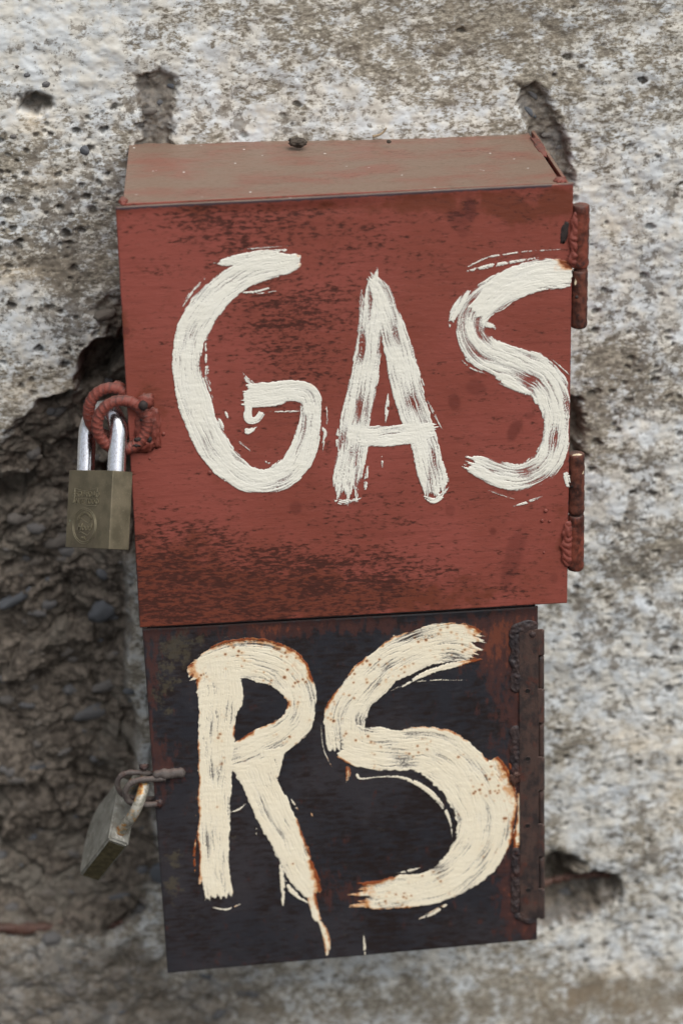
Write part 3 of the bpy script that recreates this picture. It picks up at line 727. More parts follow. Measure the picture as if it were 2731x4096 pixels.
# ------------------------------------------------------------------ brushed letters
def letter(name, label, strokes, conv, Y, mat, par, rust=None, spots=0.0, step=.00036, seed=0, relief=None):
    """strokes: (points [(x, y, halfwidth)], dryness, ragged start, ragged end) in zoomed-photo units; conv = (ox, oy, scale)"""
    ox, oy, sc = conv; S = []
    for pts, dry, r0, r1 in strokes:
        Q = spline(pts, 14)
        w3 = [at(ox + q[0] / sc, oy + q[1] / sc, Y) for q in Q]
        hh = np.maximum(Q[:, 2], 2.5)
        if hh.max() < 32:                       # single hairs and splashes thin out at both ends
            hh = np.maximum(hh * (.25 + .75 * np.sin(np.pi * np.linspace(.04, .96, len(hh))) ** .6), 2.2)
        dpt = np.array([(p - CAM).dot(-CB) for p in w3])
        S.append((np.array([(p.x, p.z) for p in w3]), hh / sc * dpt / FP, dry, r0, r1))
    lo = np.min([(p - h[:, None] * 1.5).min(0) for p, h, *_ in S], 0) - .006; hi = np.max([(p + h[:, None] * 1.5).max(0) for p, h, *_ in S], 0) + .006
    nx, nz = np.ceil((hi - lo) / step).astype(int)
    gxx, gzz = np.meshgrid(lo[0] + np.arange(nx) * step, lo[1] + np.arange(nz) * step)
    cov = np.zeros(gxx.shape); thick = np.zeros(gxx.shape); edge = np.ones(gxx.shape)
    for si, (p, h, dry, r0, r1) in enumerate(S):
        sd_ = seed * 50 + si * 3
        j0 = np.maximum(((p - h[:, None] * 1.5).min(0) - .006 - lo) / step, 0).astype(int); j1 = np.ceil(((p + h[:, None] * 1.5).max(0) + .006 - lo) / step).astype(int)
        sl = (slice(j0[1], j1[1]), slice(j0[0], j1[0]))
        X = gxx[sl]; Z = gzz[sl]; sh = X.shape; X = X.ravel().astype(np.float32); Z = Z.ravel().astype(np.float32)
        arc = np.concatenate([[0], np.cumsum(np.hypot(*np.diff(p, axis=0).T))]); T = np.gradient(p, axis=0); T /= np.linalg.norm(T, axis=1)[:, None] + 1e-12
        best = np.full(X.shape, 1e9, np.float32); bi = np.zeros(X.shape, np.int32)
        for i in range(len(p)):
            d = ((X - p[i, 0]) ** 2 + (Z - p[i, 1]) ** 2) / h[i] ** 2
            m = d < best; best[m] = d[m]; bi[m] = i
        dx = X - p[bi, 0]; dz_ = Z - p[bi, 1]
        al = dx * T[bi, 0] + dz_ * T[bi, 1]; ac = dx * -T[bi, 1] + dz_ * T[bi, 0]
        s = (arc[bi] + al) * 1000; t = ac / h[bi]; hw = h[bi] * 1000; Ltot = arc[-1] * 1000
        acm = ac * 1000
        thin = hw < 2.2
        wobble = 1 + (.10 * perlin(s * .07, np.sign(t) * 3 + sd_, sd_) + .05 * perlin(s * .30, np.sign(t) * 5 + sd_, sd_ + 1)) * np.where(thin, 2.0, 1) + np.where(thin, .35, 0) * perlin(s * .9, np.sign(t) * 5 + sd_, sd_ + 2)
        ed = (wobble - np.abs(t)) * hw                       # mm inside the edge
        inner = (bi > 0) & (bi < len(p) - 1)
        ed = np.where((best > 1.9) & (inner | ((bi == 0) & (al > 0)) | ((bi == len(p) - 1) & (al < 0))), -9, ed)
        # bristle tracks: fine across, long along
        wv = 1.2 * perlin(s * .05, acm * .08, sd_ + 12) + .5 * perlin(s * .16, acm * .2, sd_ + 13)      # the brush wanders
        br = fbm((acm + wv) * .95 + sd_ * 1.7, s * .030, 4, sd_ + 4, .7)
        br2 = perlin((acm + wv) * 2.3, s * .05 + sd_, sd_ + 5)
        gr = perlin(s * .9, acm * 1.6, sd_ + 14)                                                          # grain of the sheet catching paint
        dn = dry + .75 * np.clip(perlin(s * .04, acm * .13 + sd_, sd_ + 6), -.25, 1) + .12 * gr
        dn = dn + .30 * sstep(2.6, .2, ed) * sstep(-.1, .5, perlin(s * .06, np.sign(t) * 4 + sd_, sd_ + 15)) * ~thin     # rims run dry here and there
        c = sstep(-.15, .40, ed + .85 * br2 * sstep(-.2, .5, perlin(s * .05, np.sign(t) * 7 + sd_, sd_ + 16)) + .22 * gr)
        # frayed rims: single hairs leave the stroke
        c = np.maximum(c * sstep(.68, .16, (br + .35 * br2) * 1.05 + dn * .62), 0)
        film = sstep(.0, .8, ed) * (.36 + .24 * gr + .22 * br2) * sstep(1.35, .6, dn) * ~thin
        c = np.maximum(c, film)
        c = np.where(hw < 1.6, c * sstep(-.30, .10, perlin(s * .25, acm * .3 + sd_, sd_ + 20) + .22) * .8, c)
        over0 = -(s) ; over1 = s - Ltot
        fr = 1.2 * perlin(acm * .33 + 9 * sd_, s * 0 + sd_, sd_ + 8) + .5 * perlin(acm * 1.1, s * .1 + sd_, sd_ + 9) + .3 * perlin(acm * 2.4, s * .15 + sd_, sd_ + 10)
        c *= sstep(.5, -.3, over0 - r0 * (.25 + .9 * fr)) * sstep(.5, -.3, over1 - r1 * (.25 + .9 * fr))
        c = c.reshape(sh); tk = (.55 + .35 * br + .2 * br2).reshape(sh) * c
        thick[sl] = np.where(c > cov[sl], np.maximum(tk, thick[sl] * .7), thick[sl]); cov[sl] = np.maximum(cov[sl], c)
        edge[sl] = np.minimum(edge[sl], np.where(c > .3, np.exp(-np.maximum(ed, 0) / 1.1).reshape(sh), 1))
    P3 = np.stack([gxx, np.full(gxx.shape, Y), gzz], -1); X, Yp = to_px(P3)
    ru = np.zeros(gxx.shape)
    if rust:
        n = fbm(gxx * 180, gzz * 180, 3, seed + 70)
        ru = 1.35 * blobs(X, Yp, rust) * (.18 + .9 * edge * (edge < 1)) * (1 + .9 * n)
        ru += .28 * (edge * (edge < 1)) * sstep(-.1, .5, fbm(gxx * 60, gzz * 60, 2, seed + 80))
    sp = spots if not callable(spots) else spots(X, Yp)
    keep = cov > .02; kc = keep[:-1, :-1] | keep[1:, :-1] | keep[1:, 1:] | keep[:-1, 1:]
    used = np.zeros(gxx.shape, bool)
    used[:-1, :-1] |= kc; used[1:, :-1] |= kc; used[1:, 1:] |= kc; used[:-1, 1:] |= kc
    ids = np.full(gxx.shape, -1); ids[used] = np.arange(used.sum())
    F = np.stack([ids[:-1, :-1][kc], ids[:-1, 1:][kc], ids[1:, 1:][kc], ids[1:, :-1][kc]], -1)
    rel = relief(.5, .5, gxx * 1000, gzz * 1000) if relief else 0
    lift = .00022 - rel + .00060 * thick + .00008 * np.clip(cov, 0, 1)
    VV = np.stack([gxx[used], (Y - lift)[used], gzz[used]], -1)
    o = mesh(name, VV, F, mat, par, True, dict(cov=cov[used], thick=thick[used], rust=ru[used], spots=np.broadcast_to(sp, gxx.shape)[used]))
    o['label'] = label
    return o

CG = (650, 950, 2.1386); CA = (1250, 950, 1.4255); CRr = (700, 2450, 1.8086); CS = (1250, 2400, 1.6505)
G = [([(1165, 190, 40), (1080, 215, 78), (960, 232, 112), (800, 275, 118), (660, 340, 122), (530, 430, 125), (390, 570, 135), (285, 730, 140), (225, 900, 128), (212, 1050, 122), (222, 1200, 128), (275, 1400, 145),
        (335, 1590, 135), (420, 1760, 140), (540, 1920, 138), (700, 2050, 125), (850, 2080, 112), (1000, 2050, 122), (1130, 1945, 122), (1210, 1795, 118), (1256, 1600, 97), (1265, 1450, 90)], .22, 3, 3),
     ([(1285, 1500, 70), (1258, 1370, 92), (1190, 1320, 100), (1060, 1315, 100), (940, 1335, 112), (800, 1350, 112), (720, 1345, 100)], .14, 2, 4),
     ([(1040, 110, 12), (880, 140, 40), (700, 175, 45), (560, 205, 40), (470, 220, 12)], .1, 4, 5),
     ([(730, 1330, 40), (735, 1450, 32), (735, 1550, 36), (800, 1560, 30), (850, 1500, 30)], .05, 1, 1), ([(708, 1650, 16), (740, 1655, 26), (800, 1625, 10)], .1, 1, 2),
     ([(690, 1155, 5), (725, 1215, 18), (780, 1260, 30)], 0, 1, 1), ([(690, 470, 12), (800, 460, 14), (945, 420, 7)], .05, 1, 2), ([(810, 478, 7), (970, 455, 4)], .05, 1, 1),
     ([(385, 800, 18), (375, 960, 12), (378, 1120, 16), (390, 1240, 20), (440, 1400, 10)], .34, 1, 1), ([(480, 1560, 30), (520, 1640, 18)], .42, 2, 2), ([(540, 1490, 14), (560, 1540, 14)], .3, 1, 1),
     ([(1400, 1450, 10), (1408, 1550, 6), (1405, 1600, 4)], .05, 1, 1), ([(1370, 1625, 14), (1390, 1680, 20), (1365, 1760, 10)], .1, 1, 1), ([(1385, 1700, 10), (1365, 1850, 4)], .2, 1, 1),
     ([(360, 350, 14), (250, 470, 14), (170, 590, 12)], .46, 2, 2), ([(680, 100, 6), (860, 85, 5), (1100, 70, 4)], .35, 1, 1), ([(620, 1720, 10), (820, 1870, 8)], .5, 1, 1), ([(880, 1915, 12), (920, 1930, 8)], .2, 1, 1),
     ([(920, 1490, 5), (1040, 1487, 7), (1170, 1485, 8)], .05, 1, 1)]
A = [([(350, 225, 22), (345, 330, 52), (332, 460, 68), (320, 600, 72), (300, 750, 80), (275, 900, 86), (245, 1050, 88), (225, 1200, 95), (200, 1350, 82), (190, 1450, 72)], .56, 6, 9),
     ([(345, 240, 30), (395, 320, 55), (430, 440, 66), (470, 570, 78), (505, 700, 84), (535, 850, 88), (578, 1000, 84), (622, 1120, 80), (648, 1230, 80), (680, 1350, 78), (695, 1440, 66)], .46, 6, 9),
     ([(270, 1135, 55), (370, 1132, 64), (470, 1125, 64), (570, 1118, 60), (690, 1095, 40)], .34, 3, 4),
     ([(430, 890, 8), (425, 970, 12), (415, 1055, 6)], .05, 1, 1), ([(655, 930, 7), (690, 1000, 8), (738, 1095, 5)], .25, 1, 1), ([(740, 1320, 16), (755, 1380, 16), (735, 1440, 12)], .1, 1, 1),
     ([(600, 745, 8), (640, 860, 6)], .3, 1, 1), ([(130, 1500, 18), (180, 1510, 16), (260, 1490, 12)], .34, 2, 3), ([(640, 1480, 16), (700, 1500, 18), (770, 1430, 10)], .3, 2, 2),
     ([(395, 1245, 4), (398, 1310, 9)], .1, 1, 1), ([(280, 300, 10), (268, 480, 10)], .5, 2, 2), ([(145, 1090, 9), (135, 1190, 6)], .1, 1, 1), ([(315, 1300, 10), (300, 1440, 14)], .42, 2, 2)]
S1 = [([(1474, 215, 62), (1380, 207, 88), (1280, 217, 98), (1160, 255, 98), (1050, 310, 98), (965, 375, 98), (905, 460, 86), (905, 560, 84), (965, 645, 100), (1060, 695, 102), (1180, 738, 112), (1285, 795, 118),
        (1355, 880, 104), (1384, 990, 80), (1384, 1100, 78), (1372, 1200, 82), (1330, 1285, 90), (1250, 1345, 88), (1160, 1367, 84), (1060, 1350, 78), (970, 1312, 66), (905, 1290, 40)], .54, 1, 10),
      ([(1470, 205, 50), (1350, 205, 70), (1200, 240, 78), (1060, 310, 75), (930, 430, 60)], .0, 1, 2),
      ([(780, 500, 14), (815, 410, 26), (880, 310, 26)], .30, 2, 3), ([(885, 165, 8), (1000, 112, 7), (1130, 90, 5), (1240, 75, 4)], .1, 1, 2), ([(880, 190, 10), (1040, 155, 12), (1280, 115, 8)], .22, 2, 2),
      ([(1230, 78, 4), (1430, 66, 3)], .3, 1, 1), ([(850, 700, 5), (905, 745, 7), (980, 775, 4)], .15, 1, 1), ([(1045, 800, 12), (1130, 835, 24), (1230, 890, 20)], .12, 1, 2), ([(1060, 830, 5), (1250, 915, 4)], .25, 1, 1),
      ([(970, 490, 18), (1010, 500, 16), (1045, 520, 5)], .1, 1, 3), ([(985, 440, 8), (1085, 400, 8), (1150, 355, 3)], .3, 1, 1), ([(1145, 1530, 6), (1230, 1505, 9), (1325, 1465, 5)], .15, 1, 2), ([(1000, 1440, 6), (1150, 1490, 5)], .55, 1, 1),
      ([(1360, 690, 5), (1460, 780, 5)], .25, 1, 1), ([(1440, 1340, 20), (1455, 1420, 14)], .25, 1, 1), ([(1462, 150, 14), (1490, 158, 10)], .0, 1, 1), ([(870, 1295, 10), (930, 1330, 20), (1010, 1370, 26), (1130, 1420, 28)], .08, 3, 2)]
Rl = [([(300, 330, 95), (310, 460, 145), (330, 570, 168), (312, 700, 138), (300, 900, 130), (292, 1100, 124), (290, 1300, 120), (285, 1500, 116), (280, 1700, 110), (292, 1900, 104), (318, 2045, 104)], .18, 2, 4),
      ([(165, 470, 45), (270, 390, 125), (430, 335, 155), (610, 340, 172), (760, 395, 165), (868, 500, 135), (918, 640, 102), (880, 790, 116), (775, 890, 130), (640, 960, 140), (500, 1030, 130), (390, 1060, 100)], .28, 7, 2),
      ([(560, 1080, 150), (625, 1250, 130), (700, 1420, 132), (785, 1590, 128), (855, 1750, 114), (925, 1900, 104), (1000, 2030, 66)], .12, 1, 3),
      ([(700, 990, 90), (715, 1090, 55), (735, 1190, 14)], 0, 1, 1),
      ([(985, 2040, 36), (1005, 2130, 30), (1020, 2200, 28), (1045, 2235, 14), (1080, 2300, 22), (1098, 2370, 24), (1100, 2440, 16), (1098, 2480, 8)], -.2, 1, 1),
      ([(765, 1820, 26), (778, 1960, 18), (780, 2060, 14), (780, 2115, 10)], -.1, 1, 1), ([(800, 1940, 10), (850, 2020, 18), (960, 2100, 10)], .15, 1, 1),
      ([(155, 1610, 6), (140, 1740, 10), (145, 1870, 8)], .0, 1, 1), ([(155, 1300, 4), (150, 1500, 4)], .4, 1, 1), ([(840, 1350, 9), (890, 1430, 7)], .05, 1, 1), ([(985, 1450, 6), (995, 1475, 5)], 0, 1, 1), ([(410, 1440, 6), (460, 1425, 8), (510, 1385, 7)], 0, 1, 1),
      ([(190, 1880, 14), (180, 1960, 12)], .1, 1, 1), ([(280, 2130, 8), (370, 2145, 8), (465, 2110, 8)], .2, 2, 2), ([(280, 215, 4), (400, 165, 4)], .4, 1, 1), ([(590, 1560, 6), (588, 1610, 4)], 0, 1, 1)]
S2 = [([(1060, 300, 110), (960, 280, 140), (800, 290, 148), (630, 350, 148), (460, 450, 142), (330, 580, 138), (235, 710, 136), (210, 840, 138), (225, 970, 125)], .32, 8, 3),
      ([(225, 930, 130), (320, 965, 150), (450, 985, 156), (600, 985, 156), (740, 985, 170), (870, 1040, 188), (990, 1150, 190), (1090, 1290, 192), (1145, 1430, 196), (1125, 1570, 190), (1060, 1700, 172), (960, 1800, 150), (830, 1880, 132),
        (690, 1912, 128), (550, 1930, 124), (430, 1945, 112), (350, 1950, 96)], .24, 3, 12),
      ([(1110, 390, 14), (960, 420, 22), (820, 455, 20), (690, 510, 18), (590, 570, 14)], .05, 3, 1), ([(520, 595, 8), (640, 543, 7), (800, 527, 5), (1030, 530, 6)], .1, 1, 1),
      ([(290, 1150, 22), (320, 1178, 10), (450, 1165, 5), (590, 1170, 12), (740, 1240, 18), (850, 1350, 15), (905, 1460, 10), (920, 1560, 5)], -.1, 1, 1),
      ([(230, 1100, 20), (235, 1150, 16), (225, 1195, 8)], .2, 1, 2), ([(55, 830, 4), (72, 980, 4), (130, 1110, 5)], .2, 1, 1), ([(1355, 1280, 20), (1372, 1400, 24), (1350, 1540, 24), (1345, 1610, 22), (1318, 1720, 18)], -.1, 2, 2),
      ([(1300, 1080, 14), (1310, 1120, 12)], 0, 1, 1), ([(700, 2105, 6), (780, 2070, 16), (880, 2010, 18)], .1, 1, 1), ([(860, 1200, 8), (935, 1330, 10), (950, 1450, 8)], .35, 1, 1),
      ([(336, 2205, 4), (342, 2290, 8), (346, 2345, 6)], -.1, 1, 1), ([(1170, 1060, 60), (1225, 1160, 75), (1265, 1300, 80), (1280, 1420, 60)], .15, 1, 2), ([(560, 1800, 5), (640, 1785, 12), (700, 1768, 5)], .1, 2, 2)]
letter('painted_letter', 'brushed white letter G on the red door', G, CG, -D, M_WHITE, door, [(1200, 1035, 40, 40, .5), (1245, 1545, 40, 40, .3)], -.6, seed=1, relief=red_relief)
letter('painted_letter', 'brushed white letter A on the red door', A, CA, -D, M_WHITE, door, None, -.8, seed=2, relief=red_relief)
letter('painted_letter', 'brushed white letter S on the red door', S1, CA, -D, M_WHITE, door, [(2262, 1055, 30, 26, 2.2), (2225, 1075, 40, 26, 1.2), (2290, 1060, 20, 20, 2)], -.7, seed=3, relief=red_relief)

# ================================================================== BLACK BOX
YB = -D + .0045
bbox = empty('meter_box', (-.01, -D / 2, -.272))
tag(bbox, 'black steel wall box with RS brushed in cream on its door', 'metal box')
BQ = [(570, 2519), (2150, 2428), (2147, 3760), (671, 3893)]
def black_attrs(X, Y, u, v):
    rust = blobs(X, Y, [(2050, 2520, 160, 110, .9), (1950, 2600, 110, 90, .9), (2060, 2900, 60, 500, .6), (1940, 3150, 60, 120, .8), (650, 3080, 90, 110, .8), (620, 2600, 60, 200, .3), (800, 2490, 200, 40, .5), (1080, 2530, 120, 30, .9),
        (1290, 3500, 40, 120, .4), (1420, 3600, 90, 60, .5), (600, 3100, 40, 500, .35), (1700, 2640, 300, 80, .15), (2050, 3600, 70, 160, .6), (1300, 2500, 700, 50, .9), (2120, 3100, 60, 700, .8), (1980, 2760, 60, 160, .6), (2000, 3500, 50, 200, .6), (600, 2700, 30, 300, .5), (1000, 3850, 500, 30, .3), (2110, 3700, 60, 60, .6), (1370, 3560, 120, 40, .5)]) - .12
    olive = blobs(X, Y, [(680, 2680, 60, 120, 1.0), (640, 2800, 50, 90, .6), (740, 2560, 120, 60, .7), (700, 3420, 40, 110, 1.0), (690, 3560, 50, 70, .7), (900, 3380, 30, 60, .5), (780, 2600, 120, 100, .4), (650, 2950, 40, 200, .3)]) - .15
    return dict(rust=rust, olive=olive)
def black_relief(u, v, X, Z):
    return .0005 * fbm(X * .012, Z * .012, 2, 201) + .00010 * fbm(X * .10, Z * .35, 3, 203)
bdoor = sheet('door', BQ, YB, .0022, (200, 190), M_BLACK, bbox, black_attrs, black_relief)
bdoor['label'] = 'black door with cream letters'
g4 = YB + .0032
bl = [at(X, Y, g4) for X, Y in ((588, 2500), (2140, 2412), (2140, 3750), (680, 3880))]
back = lambda p, y=.02: Vector((p.x, y, p.z))
slab('side_panel', [bl[0], back(bl[0]), back(bl[3]), bl[3]], (.002, 0, 0), M_BLACK, bbox)
slab('side_panel', [bl[1], back(bl[1]), back(bl[2]), bl[2]], (-.002, 0, 0), M_BLACK, bbox)
slab('bottom_panel', [bl[3] + Vector((.0025, 0, 0)), bl[2] - Vector((.0025, 0, 0)), back(bl[2]) - Vector((.0025, 0, 0)), back(bl[3]) + Vector((.0025, 0, 0))], (0, 0, .002), M_BLACK, bbox)
slab('top_panel', [Vector((bl[0].x + .0025, g4, -.0035)), Vector((bl[1].x - .0025, g4, -.0035)), Vector((bl[1].x - .0025, .02, -.0035)), Vector((bl[0].x + .0025, .02, -.0035))], (0, 0, -.002), M_BLACK, bbox)

# long strip hinge on the right edge
def Z5(x, y): return 1900 + x / 1.68, 2400 + y / 1.68
hl = slab('strip_hinge', [at(*Z5(292, 205), YB - .0014), at(*Z5(424, 198), YB - .0014), at(*Z5(428, 2140), YB - .0014), at(*Z5(300, 2150), YB - .0014)], (0, .0014, 0), M_BHINGE, bbox)
hl['label'] = 'rusty strip hinge with screw holes and alternating knuckles'
ky = [198, 372, 597, 828, 1055, 1280, 1505, 1725, 1940, 2140]
for i in range(9):
    front = i % 2 == 0
    xo = 0 if front else 5
    ya, yb = ky[i] + 2, ky[i + 1] - 3
    s0 = 424 + (ya - 198) / 1942 * 5
    kx = 18 if front else 14
    a, b = at(*Z5(s0 + kx, ya), YB + (.0012 if front else .0024)), at(*Z5(s0 + kx + 1, yb), YB + (.0012 if front else .0024))
    t = np.concatenate([[0, .01], np.linspace(.03, .97, 8), [.99, 1]])
    P = np.array(a) * (1 - t)[:, None] + np.array(b) * t[:, None]
    Vt, Ft = tube(P, np.concatenate([[.0016, .0019], np.full(8, .0021 if front else .0023), [.0019, .0016]]), 18)
    mesh('knuckle', Vt, Ft, M_BHINGE, hl)
    if front:   # the curled part of the leaf
        slab('knuckle_strap', [at(*Z5(418, ya), YB - .00162), at(*Z5(s0 + 24, ya), YB - .0010), at(*Z5(s0 + 25, yb), YB - .0010), at(*Z5(422, yb), YB - .00162)], (0, .0012, 0), M_BHINGE, hl, .0003)
for X, Y in ((350, 612), (352, 1068), (350, 1518), (355, 1950)):
    c = at(*Z5(X, Y), YB - .00145)
    Vt, Ft = tube([(c.x, c.y + .0004, c.z), (c.x, c.y - .0001, c.z)], .0017, 18)
    mesh('screw_hole', Vt, Ft, M_HOLE, hl, False)
    an = np.linspace(0, 2 * np.pi, 24, endpoint=False)
    Vt, Ft = tube([(c.x + .0019 * math.cos(q), c.y - .0001, c.z + .0019 * math.sin(q)) for q in an], .00022, 6, close=True)
    mesh('hole_rim', Vt, Ft, M_BHINGE, hl)
nv = (0, -1, 0)
for k, (a, b, w_) in enumerate([((262, 180), (278, 625), .0068), ((270, 845), (268, 1210), .0066), ((275, 1660), (268, 2110), .0060)]):
    weld('weld_bead', at(*Z5(*a), YB - .0006), at(*Z5(*b), YB - .0004), w_ * 1.15, .0013, nv, M_BWELD, hl, 40 + k, 9, 1.3, .10)
weld('weld_bead', at(*Z5(265, 2110), YB - .0006), at(*Z5(400, 2165), YB - .0006), .0070, .0014, nv, M_BWELD, hl, 50, 9, 1.2, .1)
weld('weld_bead', at(*Z5(240, 205), YB - .0008), at(*Z5(420, 165), YB - .0008), .0095, .0013, nv, M_BWELD, hl, 51, 9, 1.2, .1)
lump('weld_bead', at(*Z5(385, 232), YB - .0016), (.0022, .0009, .0022), M_BWELD, hl, 52, 3, .2)
lump('rust_flake', at(*Z5(262, 1210), YB - .0018), (.0030, .0016, .0042), M_BAR, hl, 53, 3, .6, 3)
lump('rust_flake', at(*Z5(275, 1175), YB - .0022), (.0022, .0014, .0020), M_BAR, hl, 54, 3, .6, 3)

# staple pair for the lower padlock
def Z2(x, y): return 250 + x / 2.851, 2950 + y / 2.851
def bar(pts, rad, name, mat, par):
    P = spline([tuple(at(*Z2(x, y), YB + d)) for x, y, d in pts], 14)
    Vt, Ft = tube(P, rad, 16, lambda i, a, s: .00008 * math.sin(i * 1.3) + .0001 * np.sin(2 * a + i * .4))
    return mesh(name, Vt, Ft, mat, par)
st1 = bar([(1180, 470, -.0022), (1040, 472, -.0024), (900, 482, -.0030), (800, 510, -.0036), (738, 570, -.0040), (722, 650, -.0040), (760, 728, -.0034), (860, 764, -.0028), (960, 766, -.0024), (1080, 762, -.0016)], .0021, 'hasp_staple', M_STAPLE, bbox)
st1['label'] = 'front bar staple welded to the black door'
st2 = bar([(1060, 410, .0062), (900, 402, .0058), (770, 400, .0054), (680, 430, .0052), (632, 500, .0052), (640, 580, .0056), (690, 650, .0062), (800, 690, .0068), (960, 700, .0072), (1060, 700, .0072)], .0019, 'hasp_staple', M_STAPLE, bbox)
st2['label'] = 'rear bar staple welded to the black box body'
Pw = np.array([tuple(at(*Z2(1030 + 375 * t, 428 - 32 * t), YB - .0008)) for t in np.linspace(0, 1, 26)]); tw = np.linspace(-1, 1, 26)
Vt, Ft = tube(Pw, .0033 * (1 - np.abs(tw) ** 5) ** .5 + .0004, 16, lambda i, a, s_: .0003 * math.sin(i * .9) + .0003 * np.sin(2 * a + i * .5))
mesh('weld_bead', Vt, Ft, M_STAPLE, st1)
lump('weld_bead', at(*Z2(1105, 752), YB - .0006), (.0030, .0020, .0032), M_BWELD, st1, 61, 3, .3)
lump('weld_bead', at(*Z2(930, 335), YB + .0050), (.0035, .002, .0022), M_BWELD, st2, 62, 3, .3)

rR = [(1070, 2560, 170, 50, 1.6), (900, 2580, 90, 50, 1.0), (780, 2700, 50, 50, 1.5), (1190, 2640, 60, 90, 1.3), (1250, 2690, 40, 40, 1.2), (1265, 3420, 50, 130, 1.9), (1280, 3560, 40, 80, 1.5), (1210, 3290, 40, 80, .8), (980, 2930, 50, 40, 1.6), (1090, 2880, 60, 40, .8),
      (790, 3160, 26, 300, .8), (775, 3440, 30, 90, 1.2), (1310, 3720, 30, 130, .7), (940, 3590, 60, 40, .5), (1160, 2810, 30, 30, 1)]
rS = [(1900, 2600, 60, 90, 1.7), (1850, 2500, 120, 50, .8), (1560, 2550, 140, 50, .8), (1400, 2650, 70, 60, 1.0), (1310, 2780, 40, 80, 1.2), (1450, 3560, 70, 60, 1.8), (1420, 3600, 60, 40, 1.6), (1500, 3520, 110, 30, 1.3), (2030, 3120, 40, 110, 2.0), (1990, 3030, 60, 60, 1.4),
      (1850, 2905, 90, 50, 1.2), (1650, 2885, 150, 30, .9), (1380, 3080, 50, 40, 1.0), (2050, 3350, 30, 120, 1.4), (1930, 3150, 40, 60, .8), (1600, 3640, 160, 30, .7), (1350, 3040, 40, 60, .8)]
spR = lambda X, Y: blobs(X, Y, [(1180, 2700, 110, 180, .7), (900, 2650, 150, 90, .5), (1080, 2560, 120, 50, .7), (1050, 3050, 80, 60, .25)]) - .25
spS = lambda X, Y: blobs(X, Y, [(1800, 2540, 140, 80, 1.3), (1500, 2640, 140, 120, .8), (1360, 2780, 60, 130, .8), (1580, 3620, 200, 60, .9), (1960, 3060, 80, 100, .9), (1650, 3020, 200, 60, .4), (2010, 3180, 40, 120, 1)]) - .2
letter('painted_letter', 'brushed cream letter R with a long drip, rust along its edges', Rl, CRr, YB, M_CREAM, bdoor, rR, spR, seed=4, relief=black_relief)
letter('painted_letter', 'brushed cream letter S with rusted ends', S2, CS, YB, M_CREAM, bdoor, rS, spS, seed=5, relief=black_relief)

# ================================================================== PADLOCKS
def frame_from(rt, up, bk):
    v = CR * rt + CU * up + CB * bk
    return v.normalized()

def shackle(o, u, d, sep, rise, rad, name, mat, par, sink=.006, short=None):
    """U of round bar: o = middle between the legs on the body top, u = direction between the legs, d = body-down"""
    o, u, d = np.array(o), np.array(u), np.array(d); r = sep / 2; P = []
    n1 = np.linspace(-sink, rise - r, 14)
    P += [o - u * r - d * s for s in n1]
    P += [o - d * (rise - r) - u * r * math.cos(a) - d * r * math.sin(a) for a in np.linspace(0, math.pi, 30)[1:-1]]
    P += [o + u * r - d * s for s in n1[::-1]]
    Vt, Ft = tube(P, rad, 32)
    return mesh(name, Vt, Ft, mat, par)

# --- brass padlock on the red box
hD = frame_from(-.049, -.9985, .02)
u1 = frame_from(-.667, .035, -.745); u1 = (u1 - hD * u1.dot(hD)).normalized()     # near-right edge towards far-left edge
t1 = hD.cross(u1).normalized()
if t1.dot(CR) < 0: t1 = -t1
W1, H1, T1 = .0475, .0500, .0158
lk_y = -D + .0012
# the near leg of the shackle stands at this pixel on the body top
near_leg = at(*Z1(783, 1278), -D - .0125)
sep1 = .0335
mid1 = near_leg + u1 * (sep1 / 2)
lock1 = empty('padlock', mid1 + hD * H1)
tag(lock1, 'stamped brass padlock with a bright steel shackle hanging from the red box', 'padlock')
def profile_body(mid, u, d, t, W, Hh, T, name, mat, par, bev=.0005):
    q = [mid - u * W / 2 - t * T / 2, mid + u * W / 2 - t * T / 2, mid + u * W / 2 + t * T / 2, mid - u * W / 2 + t * T / 2]
    bm = hexa([Vector(p) for p in q] + [Vector(p + d * Hh) for p in q], bev, 3)
    o = bm_obj(name, bm, mat, par, True)
    return o
body1 = profile_body(mid1, u1, hD, t1, W1, H1, T1, 'lock_body', M_BRASS, lock1)
for p in body1.data.polygons: p.use_smooth = True
try: body1.data.set_sharp_from_angle(angle=R(40))
except Exception: pass
shackle(mid1, u1, hD, sep1, .0400, .0058, 'shackle', M_STEEL, lock1)
# stamped marks on the wide face (it looks to the left and towards us)
fo = mid1 - t1 * (T1 / 2)
fx = -u1 if (-u1).dot(CR) > 0 else u1
fm = Matrix((fx, -hD, -t1)).transposed()          # face frame: x right, y up, z out
def on_face(x, y, z=0.0): return fo + fx * x + (-hD) * y - t1 * z
def face_text(s, size, x, y, name, shear=0.0, ang=0.0, ext=.00035):
    c = bpy.data.curves.new(name, 'FONT'); c.body = s; c.size = size; c.align_x = 'CENTER'; c.align_y = 'CENTER'; c.extrude = ext; c.shear = shear; c.resolution_u = 2
    tmp = bpy.data.objects.new(name, c); COL.objects.link(tmp)
    dg = bpy.context.evaluated_depsgraph_get(); me = bpy.data.meshes.new_from_object(tmp.evaluated_get(dg)); bpy.data.objects.remove(tmp)
    rot = Matrix.Rotation(ang, 3, 'Z')
    for v in me.vertices: v.co = on_face(x, y, .0001) + fm @ (rot @ v.co)
    return link(name, me, M_WORN, body1, False)
def face_line(pts, rad, name, close=False):
    P = spline(pts, 10) if len(pts) > 2 and not close else np.array(pts)
    Vt, Ft = tube([tuple(on_face(p[0], p[1], .00005)) for p in P], rad, 8, close=close)
    return mesh(name, Vt, Ft, M_WORN, body1)
k1 = 1 / 1000
